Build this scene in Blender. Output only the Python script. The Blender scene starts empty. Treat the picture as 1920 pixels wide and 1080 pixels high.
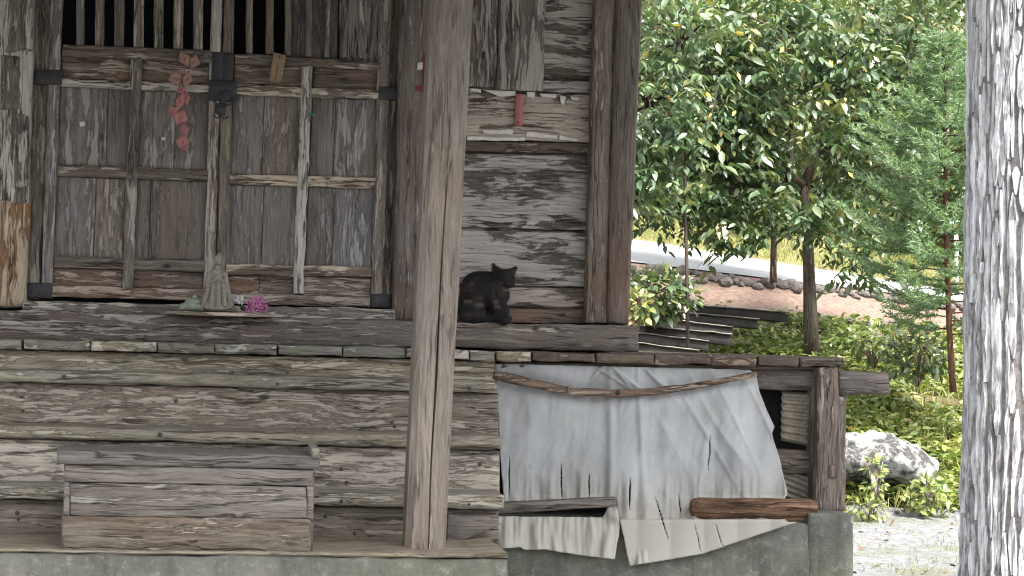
import bpy, bmesh, math, random
import numpy as np
from mathutils import Vector, Matrix, noise as mnoise
R = math.radians
random.seed(7); rng = np.random.default_rng(7)
scene = bpy.context.scene
col = scene.collection


# ------------------------------------------------------------------ camera
FPX = 3600.0
CAM = Vector((0.0, -9.0, 1.6))
YAW, PITCH, ROLL = R(8.3), R(1.75), R(1.4)
fwd = Vector((math.sin(YAW)*math.cos(PITCH), math.cos(YAW)*math.cos(PITCH), math.sin(PITCH)))
right0 = Vector((math.cos(YAW), -math.sin(YAW), 0))
up0 = right0.cross(fwd)
right = right0*math.cos(ROLL) + up0*math.sin(ROLL)
up = up0*math.cos(ROLL) - right0*math.sin(ROLL)
cam_data = bpy.data.cameras.new('camera')
cam = bpy.data.objects.new('camera', cam_data); col.objects.link(cam)
cam.matrix_world = Matrix(((right.x, up.x, -fwd.x, CAM.x), (right.y, up.y, -fwd.y, CAM.y),
                           (right.z, up.z, -fwd.z, CAM.z), (0, 0, 0, 1)))
cam_data.sensor_width = 36; cam_data.lens = FPX/1920*36
cam_data.clip_start = 0.05; cam_data.clip_end = 500
scene.camera = cam


# ------------------------------------------------------------------ sky, sun, exposure
SUN_EL, SUN_AZ = R(58), R(150)          # azimuth from +y towards +x
world = bpy.data.worlds.new('World'); scene.world = world; world.use_nodes = True
wn = world.node_tree.nodes; wl = world.node_tree.links
sky = wn.new('ShaderNodeTexSky'); sky.sky_type = 'NISHITA'; sky.sun_disc = False
sky.sun_elevation = SUN_EL; sky.sun_rotation = SUN_AZ; sky.dust_density = 3.0; sky.air_density = 1.0
hs = wn.new('ShaderNodeHueSaturation'); hs.inputs['Saturation'].default_value = 0.2
wl.new(sky.outputs[0], hs.inputs['Color']); wl.new(hs.outputs[0], wn['Background'].inputs[0])
wn['Background'].inputs[1].default_value = 0.15
sd = bpy.data.lights.new('sun', 'SUN'); sd.energy = 3.5; sd.angle = R(10); sd.color = (1.0, 0.95, 0.87)
sun = bpy.data.objects.new('sun', sd); col.objects.link(sun)
sdir = Vector((math.sin(SUN_AZ)*math.cos(SUN_EL), math.cos(SUN_AZ)*math.cos(SUN_EL), math.sin(SUN_EL)))
sun.rotation_euler = sdir.to_track_quat('Z', 'Y').to_euler()
scene.view_settings.view_transform = 'Standard'; scene.view_settings.look = 'None'
scene.view_settings.exposure = 1.9; scene.view_settings.gamma = 1.0
scene.cycles.filter_width = 1.15


# ------------------------------------------------------------------ helpers
def P(px, py, Y):
    d = right*((px-960)/FPX) - up*((py-540)/FPX) + fwd
    return CAM + d*((Y-CAM.y)/d.y)

def nz(v, s=1.0, o=0.0):
    return mnoise.noise(Vector(v)*s + Vector((o, o*1.7, -o)))

def link(o, parent=None):
    col.objects.link(o)
    if parent is not None:
        o.parent = parent
        o.matrix_parent_inverse = Matrix.Translation(world_loc(parent)).inverted()
    return o
def world_loc(o):
    if o.parent is None: return Vector(o.location)
    return Vector((0, 0, 0)) if o.type == 'MESH' else Vector(o.location)

def tag(o, label=None, cat=None, group=None, kind=None):
    if label: o['label'] = label
    if cat: o['category'] = cat
    if group: o['group'] = group
    if kind: o['kind'] = kind
    return o
def thing(name, label, cat, loc=(0, 0, 0), group=None):
    o = bpy.data.objects.new(name, None); o.empty_display_size = 0.1; o.location = loc
    col.objects.link(o)
    return tag(o, label, cat, group)
def mesh_obj(name, verts, faces, mat, parent=None, smooth=False):
    me = bpy.data.meshes.new(name)
    me.from_pydata([tuple(v) for v in verts], [], [tuple(f) for f in faces])
    if mat: me.materials.append(mat)
    if smooth: me.polygons.foreach_set('use_smooth', [True]*len(me.polygons))
    me.update()
    return link(bpy.data.objects.new(name, me), parent)
def bm_obj(name, bm, mat, parent=None, smooth=False):
    me = bpy.data.meshes.new(name); bm.to_mesh(me); bm.free()
    if mat: me.materials.append(mat)
    if smooth: me.polygons.foreach_set('use_smooth', [True]*len(me.polygons))
    return link(bpy.data.objects.new(name, me), parent)

SEED = [0]
def lerp(a, b, t): return a+(b-a)*t
def board(name, parent, mat, q, Y, th, rough=0.003, bev=0.005, step=0.05, wav=0.0, maxn=60, Yr=None):
    """A worn board: q = photo-pixel corners TL,TR,BR,BL of its front face at depth plane Y, th = thickness to the back."""
    SEED[0] += 1; o = SEED[0]*3.713
    c = [P(q[0][0], q[0][1], Y), P(q[1][0], q[1][1], Y if Yr is None else Yr), P(q[2][0], q[2][1], Y if Yr is None else Yr), P(q[3][0], q[3][1], Y)]
    return board3(name, parent, mat, c, Vector((0, 1, 0)), th, rough, bev, step, wav, maxn, o)
def board3(name, parent, mat, c, back, th, rough=0.003, bev=0.005, step=0.05, wav=0.0, maxn=60, o=None):
    if o is None:
        SEED[0] += 1; o = SEED[0]*3.713
    W = (c[1]-c[0]).length; H = (c[3]-c[0]).length
    nu = max(1, min(maxn, int(W/step))); nv = max(1, min(maxn, int(H/step)))
    us = [0]+[bev/W + (1-2*bev/W)*i/nu for i in range(nu+1)]+[1]
    vs = [0]+[bev/H + (1-2*bev/H)*i/nv for i in range(nv+1)]+[1]
    ex = (c[1]-c[0]).normalized(); ez = (c[0]-c[3]).normalized()
    verts = []; N = len(us); M = len(vs)
    for j, v in enumerate(vs):
        for i, u in enumerate(us):
            p = lerp(lerp(c[0], c[1], u), lerp(c[3], c[2], u), v)
            eu = (i < 2) - (i > N-3); ev = (j < 2) - (j > M-3)
            n1 = nz((p.x, p.y, p.z), 9, o); n2 = nz((p.x, p.y, p.z), 31, o+5)
            d = (n1*1.1+n2*0.8)*rough
            pp = p.copy()
            if eu: pp = pp + ex*d
            if ev: pp = pp + ez*d
            depth = bev if (i in (0, N-1) or j in (0, M-1)) else nz((p.x, p.y, p.z), 6, o+9)*rough*0.8
            pp = pp + back*depth + ez*(wav*nz((p.x, 0, 0), 2.2, o))
            verts.append(pp)
    idx = lambda i, j: j*N+i
    faces = [(idx(i, j), idx(i, j+1), idx(i+1, j+1), idx(i+1, j)) for j in range(M-1) for i in range(N-1)]
    ring = [idx(i, 0) for i in range(N)]+[idx(N-1, j) for j in range(1, M)]+[idx(i, M-1) for i in range(N-2, -1, -1)]+[idx(0, j) for j in range(M-2, 0, -1)]
    b0 = len(verts)
    for k in ring: verts.append(verts[k]+back*(th-bev))
    K = len(ring)
    for k in range(K):
        faces.append((ring[k], ring[(k+1) % K], b0+(k+1) % K, b0+k))
    faces.append(tuple(b0+k for k in range(K)))
    ob = mesh_obj(name, verts, faces, mat, parent)
    sm = [True]*((N-1)*(M-1))+[False]*(K+1)
    ob.data.polygons.foreach_set('use_smooth', sm)
    return ob
def box(name, parent, mat, lo, hi, bev=0.0):
    bm = bmesh.new(); bmesh.ops.create_cube(bm, size=1)
    for v in bm.verts:
        v.co = Vector([lo[k] + (v.co[k]+0.5)*(hi[k]-lo[k]) for k in range(3)])
    if bev: bmesh.ops.bevel(bm, geom=bm.edges[:], offset=bev, segments=2, affect='EDGES', profile=0.6)
    return bm_obj(name, bm, mat, parent)
def tube(name, parent, mat, pts, rads, n=10, rough=0.0, cap=True, smooth=True, o=0.0, flat=1.0):
    verts = []; faces = []
    pts = [Vector(p) for p in pts]
    prev = None
    for i, p in enumerate(pts):
        t = (pts[min(i+1, len(pts)-1)]-pts[max(i-1, 0)]).normalized()
        a = t.orthogonal().normalized() if prev is None else (prev - t*prev.dot(t)).normalized()
        prev = a; b = t.cross(a)
        for k in range(n):
            an = 2*math.pi*k/n
            w = rads[i]*(1+rough*nz((math.cos(an)*2, math.sin(an)*2, i*0.35), 1, o))
            verts.append(p + a*math.cos(an)*w + b*math.sin(an)*w*flat)
    for i in range(len(pts)-1):
        for k in range(n):
            faces.append((i*n+k, i*n+(k+1) % n, (i+1)*n+(k+1) % n, (i+1)*n+k))
    if cap:
        faces.append(tuple(range(n))[::-1]); faces.append(tuple((len(pts)-1)*n+k for k in range(n)))
    if name is None: return verts, faces
    return mesh_obj(name, verts, faces, mat, parent, smooth)
def join_geo(parts):
    V = []; F = []
    for v, f in parts:
        b = len(V); V += list(v); F += [tuple(i+b for i in ff) for ff in f]
    return V, F
def blob(name, parent, mat, prims, voxel=0.006, blend=0.01, rough=0.0, rs=8.0):
    """One continuous surface grown from blended ellipsoids ('e',centre,radii,rotation) and tapering limbs ('c',p0,p1,r0,r1)."""
    lo = np.full(3, 1e9); hi = np.full(3, -1e9)
    for p in prims:
        if p[0] == 'e':
            m = max(p[2]); lo = np.minimum(lo, np.array(p[1])-m); hi = np.maximum(hi, np.array(p[1])+m)
        else:
            for q, r in ((p[1], p[3]), (p[2], p[4])):
                lo = np.minimum(lo, np.array(q)-r); hi = np.maximum(hi, np.array(q)+r)
    lo -= voxel*3+blend; hi += voxel*3+blend
    n = np.ceil((hi-lo)/voxel).astype(int)+1
    X = (lo[0]+voxel*np.arange(n[0]))[:, None, None].astype(np.float32); Yg = (lo[1]+voxel*np.arange(n[1]))[None, :, None].astype(np.float32); Z = (lo[2]+voxel*np.arange(n[2]))[None, None, :].astype(np.float32)
    f = None
    for p in prims:
        if p[0] == 'e':
            c, r = p[1], p[2]; dx, dy, dz = X-c[0], Yg-c[1], Z-c[2]
            if len(p) > 3:
                Rm = np.array(p[3].to_3x3().inverted())
                dx, dy, dz = (Rm[k][0]*dx+Rm[k][1]*dy+Rm[k][2]*dz for k in range(3))
            k0 = np.sqrt((dx/r[0])**2+(dy/r[1])**2+(dz/r[2])**2)
            k1 = np.sqrt((dx/r[0]**2)**2+(dy/r[1]**2)**2+(dz/r[2]**2)**2)+1e-9
            d = k0*(k0-1)/k1
        else:
            a, b = np.array(p[1]), np.array(p[2]); ab = b-a
            dx, dy, dz = X-a[0], Yg-a[1], Z-a[2]
            tt = np.clip((dx*ab[0]+dy*ab[1]+dz*ab[2])/(ab@ab), 0, 1)
            d = np.sqrt((dx-ab[0]*tt)**2+(dy-ab[1]*tt)**2+(dz-ab[2]*tt)**2)-(p[3]+(p[4]-p[3])*tt)
        if f is None: f = d+np.zeros(tuple(n), np.float32)
        else:
            h = np.clip(0.5+0.5*(f-d)/blend, 0, 1); f = f*(1-h)+d*h-blend*h*(1-h)
    ins = f < 0
    acc = np.zeros(tuple(n-1)+(3,), np.float32); cnt = np.zeros(tuple(n-1), np.float32)
    cor = [(a, b, c) for a in (0, 1) for b in (0, 1) for c in (0, 1)]
    sl = lambda o: tuple(slice(o[k], n[k]-1+o[k]) for k in range(3))
    for c0 in cor:
        for ax_ in range(3):
            if c0[ax_]: continue
            c1 = list(c0); c1[ax_] = 1
            A, B = f[sl(c0)], f[sl(tuple(c1))]; cross = (A < 0) != (B < 0)
            t_ = np.where(cross, A/np.where(cross, A-B, 1), 0)
            for k in range(3):
                acc[..., k] += np.where(cross, c0[k]+(t_ if k == ax_ else 0), 0)
            cnt += cross
    act = cnt > 0; idx_ = np.full(act.shape, -1, int); idx_[act] = np.arange(act.sum())
    cell = np.argwhere(act); V_ = (cell+acc[act]/cnt[act][:, None])*voxel+lo
    F_ = []
    for ax_ in range(3):
        u_, v_ = (ax_+1) % 3, (ax_+2) % 3
        s0 = [slice(1, n[k]-1) for k in range(3)]; s1 = list(s0); s0[ax_] = slice(0, n[ax_]-1); s1[ax_] = slice(1, n[ax_])
        cr = np.argwhere(ins[tuple(s0)] != ins[tuple(s1)])
        off = np.array([1, 1, 1]); off[ax_] = 0; cr = cr+off
        e = np.eye(3, dtype=int)
        g_ = lambda q: idx_[q[:, 0], q[:, 1], q[:, 2]]
        quad = np.stack([g_(cr-e[u_]-e[v_]), g_(cr-e[v_]), g_(cr), g_(cr-e[u_])], 1)
        flip = ~ins[cr[:, 0], cr[:, 1], cr[:, 2]]
        quad[flip] = quad[flip][:, ::-1]; F_.append(quad)
    F_ = np.concatenate(F_)
    me2 = bpy.data.meshes.new(name); me2.from_pydata(V_.tolist(), [], F_.tolist()); me2.materials.append(mat); me2.update()
    if rough:
        nr_ = [v.normal.copy() for v in me2.vertices]
        for v, q in zip(me2.vertices, nr_): v.co += q*rough*(nz(v.co, rs)+0.5*nz(v.co, rs*2.7, 3))
    me2.polygons.foreach_set('use_smooth', [True]*len(me2.polygons))
    return link(bpy.data.objects.new(name, me2), parent)

# ------------------------------------------------------------------ materials
class NT:
    def __init__(s, name):
        s.m = bpy.data.materials.new(name); s.m.use_nodes = True
        s.t = s.m.node_tree; s.n = s.t.nodes; s.bsdf = s.n['Principled BSDF']
    def node(s, typ, ins={}, **kw):
        nd = s.n.new(typ)
        for k, v in kw.items(): setattr(nd, k, v)
        for k, v in ins.items(): s.set(nd.inputs[k], v)
        return nd
    def set(s, sock, v):
        if isinstance(v, bpy.types.NodeSocket): s.t.links.new(v, sock)
        elif hasattr(sock, 'default_value'):
            if isinstance(v, tuple) and len(v) == 3 and sock.type == 'RGBA': v = v+(1,)
            sock.default_value = v
    def math(s, op, a, b=0.5, c=0.5, clamp=False):
        nd = s.node('ShaderNodeMath', {0: a, 1: b, 2: c}, operation=op); nd.use_clamp = clamp
        return nd.outputs[0]
    def vmath(s, op, a, b):
        return s.node('ShaderNodeVectorMath', {0: a, 1: b}, operation=op).outputs[0]
    def noise(s, vec, scale=1.0, detail=4, rough=0.6, dist=0.0):
        return s.node('ShaderNodeTexNoise', {'Vector': vec, 'Scale': scale, 'Detail': detail, 'Roughness': rough, 'Distortion': dist}).outputs[0]
    def ramp(s, fac, stops):
        nd = s.node('ShaderNodeValToRGB', {0: fac})
        e = nd.color_ramp.elements
        while len(e) < len(stops): e.new(0.5)
        for k, (p, c) in enumerate(stops):
            e[k].position = p; e[k].color = (c[0], c[1], c[2], 1) if isinstance(c, tuple) else (c, c, c, 1)
        return nd.outputs[0]
    def step(s, v, lo, hi):
        nd = s.node('ShaderNodeMapRange', {0: v, 1: lo, 2: hi, 3: 0.0, 4: 1.0}); nd.clamp = True
        return nd.outputs[0]
    def mix(s, fac, a, b, blend='MIX'):
        nd = s.node('ShaderNodeMix', data_type='RGBA', blend_type=blend)
        s.set(nd.inputs[0], fac); s.set(nd.inputs[6], a); s.set(nd.inputs[7], b)
        return nd.outputs[2]
    def out(s, color, rough=0.85, bump=None, bstr=0.6, bdist=0.004, spec=0.3):
        s.set(s.bsdf.inputs['Base Color'], color); s.set(s.bsdf.inputs['Roughness'], rough)
        s.set(s.bsdf.inputs['Specular IOR Level'], spec)
        if bump is not None:
            b = s.node('ShaderNodeBump', {'Height': bump, 'Strength': bstr, 'Distance': bdist})
            s.t.links.new(b.outputs[0], s.bsdf.inputs['Normal'])
        return s.m
    def objvec(s, rand=True):
        tc = s.node('ShaderNodeTexCoord').outputs['Object']
        if not rand: return tc
        r = s.node('ShaderNodeObjectInfo').outputs['Random']
        off = s.node('ShaderNodeCombineXYZ', {0: s.math('MULTIPLY', r, 37.0), 1: s.math('MULTIPLY', r, 91.0), 2: s.math('MULTIPLY', r, 53.0)}).outputs[0]
        return s.vmath('ADD', tc, off)
    def rnd(s): return s.node('ShaderNodeObjectInfo').outputs['Random']

def wood(name, axis, dark, mid, light, flake=(0.40, 0.37, 0.34), famt=0.5, fal=4.0, fac=18.0, stain=(0.2, 0.12, 0.08), stamt=0.3, moss=0.0, crack=1.0, knots=True, fsharp=0.02, bstr=0.8, gw=0.45, k=1.0):
    dark, mid, light, flake, stain = (tuple(x*k for x in q) for q in (dark, mid, light, flake, stain))
    t = NT(name); v = t.objvec()
    wob = t.node('ShaderNodeTexNoise', {'Vector': v, 'Scale': 3.0, 'Detail': 3.0}).outputs['Color']
    wob = t.vmath('SCALE', t.vmath('SUBTRACT', wob, (0.5, 0.5, 0.5)), (0, 0, 0))
    wob.node.inputs['Scale'].default_value = 0.05
    v = t.vmath('ADD', v, wob)
    def sv(al, ac):
        return t.vmath('MULTIPLY', v, {'x': (al, ac, ac), 'z': (ac, ac, al), 'y': (ac, al, ac)}[axis])
    g = t.noise(sv(6, 95), 1, 6, 0.75)
    m = t.noise(sv(2.2, 30), 1, 5, 0.65)
    big = t.noise(sv(1.3, 4), 1, 3, 0.5)
    f0 = t.noise(sv(fal, fac), 1, 10, 0.72, 0.5)
    gm = t.math('ADD', t.math('MULTIPLY', g, 0.6), t.math('MULTIPLY', m, 0.4))
    c = t.ramp(gm, [(0.34, tuple(x*0.8 for x in dark)), (0.45, tuple(0.5*(x+y) for x, y in zip(dark, mid))), (0.52, mid), (0.64, light)])
    c = t.mix(t.math('MULTIPLY', t.step(big, 0.45, 0.68), stamt), c, t.mix(g, tuple(x*0.5 for x in stain), tuple(x*1.35 for x in stain)))
    th = 0.5 + (0.5-famt)*0.36
    fmod = t.math('ADD', f0, t.math('MULTIPLY', t.math('SUBTRACT', big, 0.5), 0.35))
    fmod = t.math('ADD', fmod, t.math('MULTIPLY', t.math('SUBTRACT', gm, 0.5), gw))
    fmod = t.math('ADD', fmod, t.math('MULTIPLY', t.math('SUBTRACT', t.rnd(), 0.5), 0.14))
    f = t.step(fmod, th-fsharp, th+fsharp)
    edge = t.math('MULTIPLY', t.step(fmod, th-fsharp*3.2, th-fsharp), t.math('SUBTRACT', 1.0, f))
    fc = t.mix(t.step(g, 0.35, 0.65), tuple(x*0.62 for x in flake), tuple(x*1.08 for x in flake))
    c = t.mix(t.math('MULTIPLY', f, 0.85), c, fc)
    c = t.mix(t.math('MULTIPLY', edge, 0.38), c, tuple(x*0.5 for x in dark))  # dark rim painted round the flakes for the shade at their edges
    cr = t.noise(sv(1.1, 26), 1, 3, 0.55)
    cr = t.math('SUBTRACT', 1.0, t.step(t.math('ABSOLUTE', t.math('SUBTRACT', cr, 0.5)), 0.003, 0.022))
    cr = t.math('MULTIPLY', cr, t.step(t.noise(sv(2.4, 14), 1, 3), 0.46, 0.56))
    c = t.mix(t.math('MULTIPLY', cr, 0.8*crack), c, tuple(x*0.3 for x in dark))
    hgt = t.math('ADD', t.math('MULTIPLY', g, 0.6), t.math('MULTIPLY', f, 0.4))
    hgt = t.math('SUBTRACT', hgt, t.math('MULTIPLY', cr, 0.9*crack))
    if knots and axis != 'y':
        kv = t.vmath('MULTIPLY', v, {'x': (3.4, 0, 6.0), 'z': (6.0, 0, 3.4)}[axis])
        vo = t.node('ShaderNodeTexVoronoi', {'Vector': kv, 'Scale': 1.0})
        pick = t.math('GREATER_THAN', t.node('ShaderNodeSeparateColor', {0: vo.outputs['Color']}).outputs[0], 0.5)
        kn = t.math('MULTIPLY', t.math('SUBTRACT', 1.0, t.step(t.math('ADD', vo.outputs['Distance'], t.math('MULTIPLY', g, 0.06)), 0.075, 0.125)), pick)
        c = t.mix(t.math('MULTIPLY', kn, 0.85), c, tuple(x*0.4 for x in dark))
    if moss:
        mo = t.noise(t.vmath('MULTIPLY', v, (14, 14, 14)), 1, 5, 0.7)
        c = t.mix(t.math('MULTIPLY', t.step(mo, 0.52, 0.62), moss), c, (0.17, 0.19, 0.09))
    br = t.math('ADD', 0.82, t.math('MULTIPLY', t.rnd(), 0.34))
    hue = t.node('ShaderNodeTexWhiteNoise', {'W': t.math('MULTIPLY', t.rnd(), 57.0)}, noise_dimensions='1D').outputs[0]
    c = t.mix(1.0, c, t.node('ShaderNodeCombineColor', {0: t.math('MULTIPLY', br, t.math('ADD', 0.95, t.math('MULTIPLY', hue, 0.11))), 1: br, 2: t.math('MULTIPLY', br, t.math('SUBTRACT', 1.06, t.math('MULTIPLY', hue, 0.14)))}).outputs[0], 'MULTIPLY')
    return t.out(c, 0.88, hgt, bstr, 0.010, 0.2)

GD, GM, GL = (0.055, 0.047, 0.042), (0.135, 0.118, 0.105), (0.26, 0.235, 0.212)
M = {}
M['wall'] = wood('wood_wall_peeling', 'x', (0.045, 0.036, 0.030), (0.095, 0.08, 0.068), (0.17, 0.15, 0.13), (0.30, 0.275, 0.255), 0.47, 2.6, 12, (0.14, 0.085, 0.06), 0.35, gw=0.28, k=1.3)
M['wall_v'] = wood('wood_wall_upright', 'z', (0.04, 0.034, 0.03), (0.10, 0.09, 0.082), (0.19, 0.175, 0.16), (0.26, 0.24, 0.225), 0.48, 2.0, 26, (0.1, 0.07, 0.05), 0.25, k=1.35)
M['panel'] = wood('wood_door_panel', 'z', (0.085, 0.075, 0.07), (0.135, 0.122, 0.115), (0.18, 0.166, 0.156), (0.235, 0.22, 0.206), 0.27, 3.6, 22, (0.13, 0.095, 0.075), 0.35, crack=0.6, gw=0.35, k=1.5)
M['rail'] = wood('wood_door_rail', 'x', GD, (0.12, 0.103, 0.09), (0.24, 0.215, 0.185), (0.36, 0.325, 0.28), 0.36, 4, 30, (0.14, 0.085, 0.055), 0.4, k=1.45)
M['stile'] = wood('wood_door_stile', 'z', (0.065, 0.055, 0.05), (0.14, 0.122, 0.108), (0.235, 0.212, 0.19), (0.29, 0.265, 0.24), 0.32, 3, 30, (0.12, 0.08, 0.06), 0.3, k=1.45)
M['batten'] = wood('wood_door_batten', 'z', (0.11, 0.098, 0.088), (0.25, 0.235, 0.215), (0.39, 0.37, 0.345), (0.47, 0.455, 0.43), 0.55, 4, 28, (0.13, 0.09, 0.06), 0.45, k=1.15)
M['brown_rail'] = wood('wood_low_panel', 'x', (0.05, 0.04, 0.033), (0.12, 0.095, 0.08), (0.21, 0.175, 0.15), (0.30, 0.25, 0.215), 0.36, 4, 28, (0.19, 0.11, 0.075), 0.75, k=1.45)  # browner, more heavily stained than the plain rail wood
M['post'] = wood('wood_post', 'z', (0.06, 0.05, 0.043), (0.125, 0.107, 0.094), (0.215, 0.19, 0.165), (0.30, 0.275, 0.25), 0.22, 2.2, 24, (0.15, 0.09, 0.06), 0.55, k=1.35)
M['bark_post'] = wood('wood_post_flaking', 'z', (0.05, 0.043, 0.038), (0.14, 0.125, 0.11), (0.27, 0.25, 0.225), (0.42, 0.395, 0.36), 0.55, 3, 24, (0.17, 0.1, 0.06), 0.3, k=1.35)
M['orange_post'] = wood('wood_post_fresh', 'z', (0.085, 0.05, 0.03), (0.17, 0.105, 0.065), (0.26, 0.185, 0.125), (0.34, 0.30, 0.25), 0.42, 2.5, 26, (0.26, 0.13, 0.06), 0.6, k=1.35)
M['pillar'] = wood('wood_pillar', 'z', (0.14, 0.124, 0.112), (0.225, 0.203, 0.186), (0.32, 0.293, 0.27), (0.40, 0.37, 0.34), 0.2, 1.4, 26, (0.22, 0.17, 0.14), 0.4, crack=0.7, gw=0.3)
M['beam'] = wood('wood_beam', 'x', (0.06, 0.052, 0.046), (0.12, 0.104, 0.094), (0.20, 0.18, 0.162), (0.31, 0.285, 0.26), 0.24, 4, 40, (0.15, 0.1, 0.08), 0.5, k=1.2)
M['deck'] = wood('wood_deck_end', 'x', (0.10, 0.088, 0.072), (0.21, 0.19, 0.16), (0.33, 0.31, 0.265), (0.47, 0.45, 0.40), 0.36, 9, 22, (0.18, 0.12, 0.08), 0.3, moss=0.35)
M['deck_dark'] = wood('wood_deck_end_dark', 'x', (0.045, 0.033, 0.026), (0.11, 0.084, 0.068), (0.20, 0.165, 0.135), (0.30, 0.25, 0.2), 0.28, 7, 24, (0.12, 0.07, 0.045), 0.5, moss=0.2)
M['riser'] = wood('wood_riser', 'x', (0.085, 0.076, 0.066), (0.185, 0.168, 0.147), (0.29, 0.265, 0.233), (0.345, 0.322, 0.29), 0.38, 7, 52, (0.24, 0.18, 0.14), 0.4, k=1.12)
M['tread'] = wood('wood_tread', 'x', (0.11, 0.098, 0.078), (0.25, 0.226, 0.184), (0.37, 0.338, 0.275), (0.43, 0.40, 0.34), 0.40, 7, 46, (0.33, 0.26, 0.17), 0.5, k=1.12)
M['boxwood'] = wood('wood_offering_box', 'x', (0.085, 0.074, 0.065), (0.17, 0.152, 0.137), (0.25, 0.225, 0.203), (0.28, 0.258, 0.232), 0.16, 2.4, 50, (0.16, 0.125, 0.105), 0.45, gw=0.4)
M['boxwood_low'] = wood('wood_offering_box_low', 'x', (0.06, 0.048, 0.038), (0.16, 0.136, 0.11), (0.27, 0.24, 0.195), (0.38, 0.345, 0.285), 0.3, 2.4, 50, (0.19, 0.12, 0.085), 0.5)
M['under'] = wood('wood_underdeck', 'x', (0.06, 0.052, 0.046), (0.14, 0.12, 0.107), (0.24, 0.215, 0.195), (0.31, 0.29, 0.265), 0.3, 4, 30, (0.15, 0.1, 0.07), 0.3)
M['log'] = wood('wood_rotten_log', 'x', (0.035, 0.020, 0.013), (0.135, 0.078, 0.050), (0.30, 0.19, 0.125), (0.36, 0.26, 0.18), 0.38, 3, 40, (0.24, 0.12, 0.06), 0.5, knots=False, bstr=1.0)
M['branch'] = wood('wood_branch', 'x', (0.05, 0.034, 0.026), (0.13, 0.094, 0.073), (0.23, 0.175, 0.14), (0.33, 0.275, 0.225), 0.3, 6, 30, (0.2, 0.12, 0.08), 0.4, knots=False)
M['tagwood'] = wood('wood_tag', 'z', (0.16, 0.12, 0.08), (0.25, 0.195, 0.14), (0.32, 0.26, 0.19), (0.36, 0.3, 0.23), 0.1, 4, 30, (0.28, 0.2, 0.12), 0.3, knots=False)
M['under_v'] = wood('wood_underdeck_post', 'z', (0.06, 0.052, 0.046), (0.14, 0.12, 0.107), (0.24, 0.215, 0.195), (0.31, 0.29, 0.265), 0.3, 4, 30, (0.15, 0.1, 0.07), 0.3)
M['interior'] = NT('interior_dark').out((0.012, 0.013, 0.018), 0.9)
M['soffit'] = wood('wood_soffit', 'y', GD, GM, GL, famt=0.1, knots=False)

def simple(name, c, rough=0.7, var=0.25, scale=20.0, c2=None, bump=0.3, spec=0.3, bdist=0.004, metal=0.0):
    t = NT(name); v = t.objvec(); n = t.noise(v, scale, 6, 0.65)
    c2 = c2 or tuple(x*(1-var*1.6) for x in c)
    m = t.out(t.ramp(n, [(0.32, c2), (0.66, c)]), rough, n, bump, bdist, spec)
    t.bsdf.inputs['Metallic'].default_value = metal
    return m
M['iron'] = simple('iron_black', (0.052, 0.05, 0.056), 0.6, 0.3, 60, bump=0.3)
M['paper'] = simple('paper_white', (0.62, 0.6, 0.55), 0.9, 0.15, 40)
M['red_paper'] = simple('paper_red', (0.22, 0.05, 0.055), 0.8, 0.3, 50)
M['red_plaque'] = simple('plaque_red', (0.36, 0.11, 0.12), 0.55, 0.18, 70, c2=(0.29, 0.12, 0.12))
M['pink'] = simple('cloth_pink', (0.44, 0.215, 0.205), 0.9, 0.2, 60, c2=(0.32, 0.135, 0.13))
M['peach'] = simple('cloth_peach', (0.37, 0.235, 0.19), 0.9, 0.2, 60, c2=(0.27, 0.155, 0.125))
M['string'] = simple('string', (0.3, 0.24, 0.2), 0.9)
M['stone_fig'] = simple('stone_figure', (0.29, 0.265, 0.225), 0.9, 0.25, 70, bump=0.6, c2=(0.17, 0.155, 0.13))
M['celadon'] = simple('mossy_stone', (0.30, 0.33, 0.27), 0.8, 0.25, 90, c2=(0.17, 0.2, 0.15), bump=0.6)
M['petal_pink'] = simple('petal_pink', (0.50, 0.17, 0.36), 0.7, 0.2, 80, c2=(0.36, 0.07, 0.22))
M['petal_white'] = simple('petal_white', (0.62, 0.62, 0.66), 0.7, 0.1)
M['stem'] = simple('stem_dark', (0.035, 0.07, 0.04), 0.6)
M['gold'] = simple('stamen', (0.5, 0.3, 0.05), 0.7)
M['green_bit'] = simple('green_bit', (0.02, 0.22, 0.13), 0.6)
M['black'] = simple('underdeck_shade_black', (0.02, 0.02, 0.024), 0.7)  # near-black colour painted for the shade under the deck

def concrete(name, a, b, moss=0.3, sc=6.0):
    t = NT(name); v = t.objvec(False)
    n1 = t.noise(v, sc, 8, 0.65); n2 = t.noise(v, 90, 4, 0.7); n3 = t.noise(v, 2.3, 4, 0.6)
    c = t.mix(t.step(n1, 0.36, 0.66), b, a)
    c = t.mix(t.math('MULTIPLY', t.step(n2, 0.56, 0.68), 0.4), c, tuple(x*0.45 for x in b))
    c = t.mix(t.math('MULTIPLY', t.step(n3, 0.45, 0.65), moss), c, (0.12, 0.135, 0.07))
    n4 = t.noise(t.vmath('MULTIPLY', v, (9, 9, 1.3)), 1, 6, 0.7); n5 = t.noise(v, 24, 6, 0.75)
    c = t.mix(t.math('MULTIPLY', t.step(n4, 0.5, 0.66), 0.55), c, tuple(x*0.5 for x in b))
    c = t.mix(t.math('MULTIPLY', t.step(n5, 0.55, 0.62), 0.4), c, tuple(min(1, x*1.5) for x in a))
    return t.out(c, 0.92, t.math('ADD', t.math('MULTIPLY', n2, 0.5), t.math('ADD', n1, n5)), 0.8, 0.008, 0.2)
M['concrete'] = concrete('concrete_weathered', (0.15, 0.15, 0.132), (0.085, 0.088, 0.075), 0.4)
M['concrete_step'] = concrete('concrete_step', (0.155, 0.152, 0.135), (0.09, 0.09, 0.078), 0.35)

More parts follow.
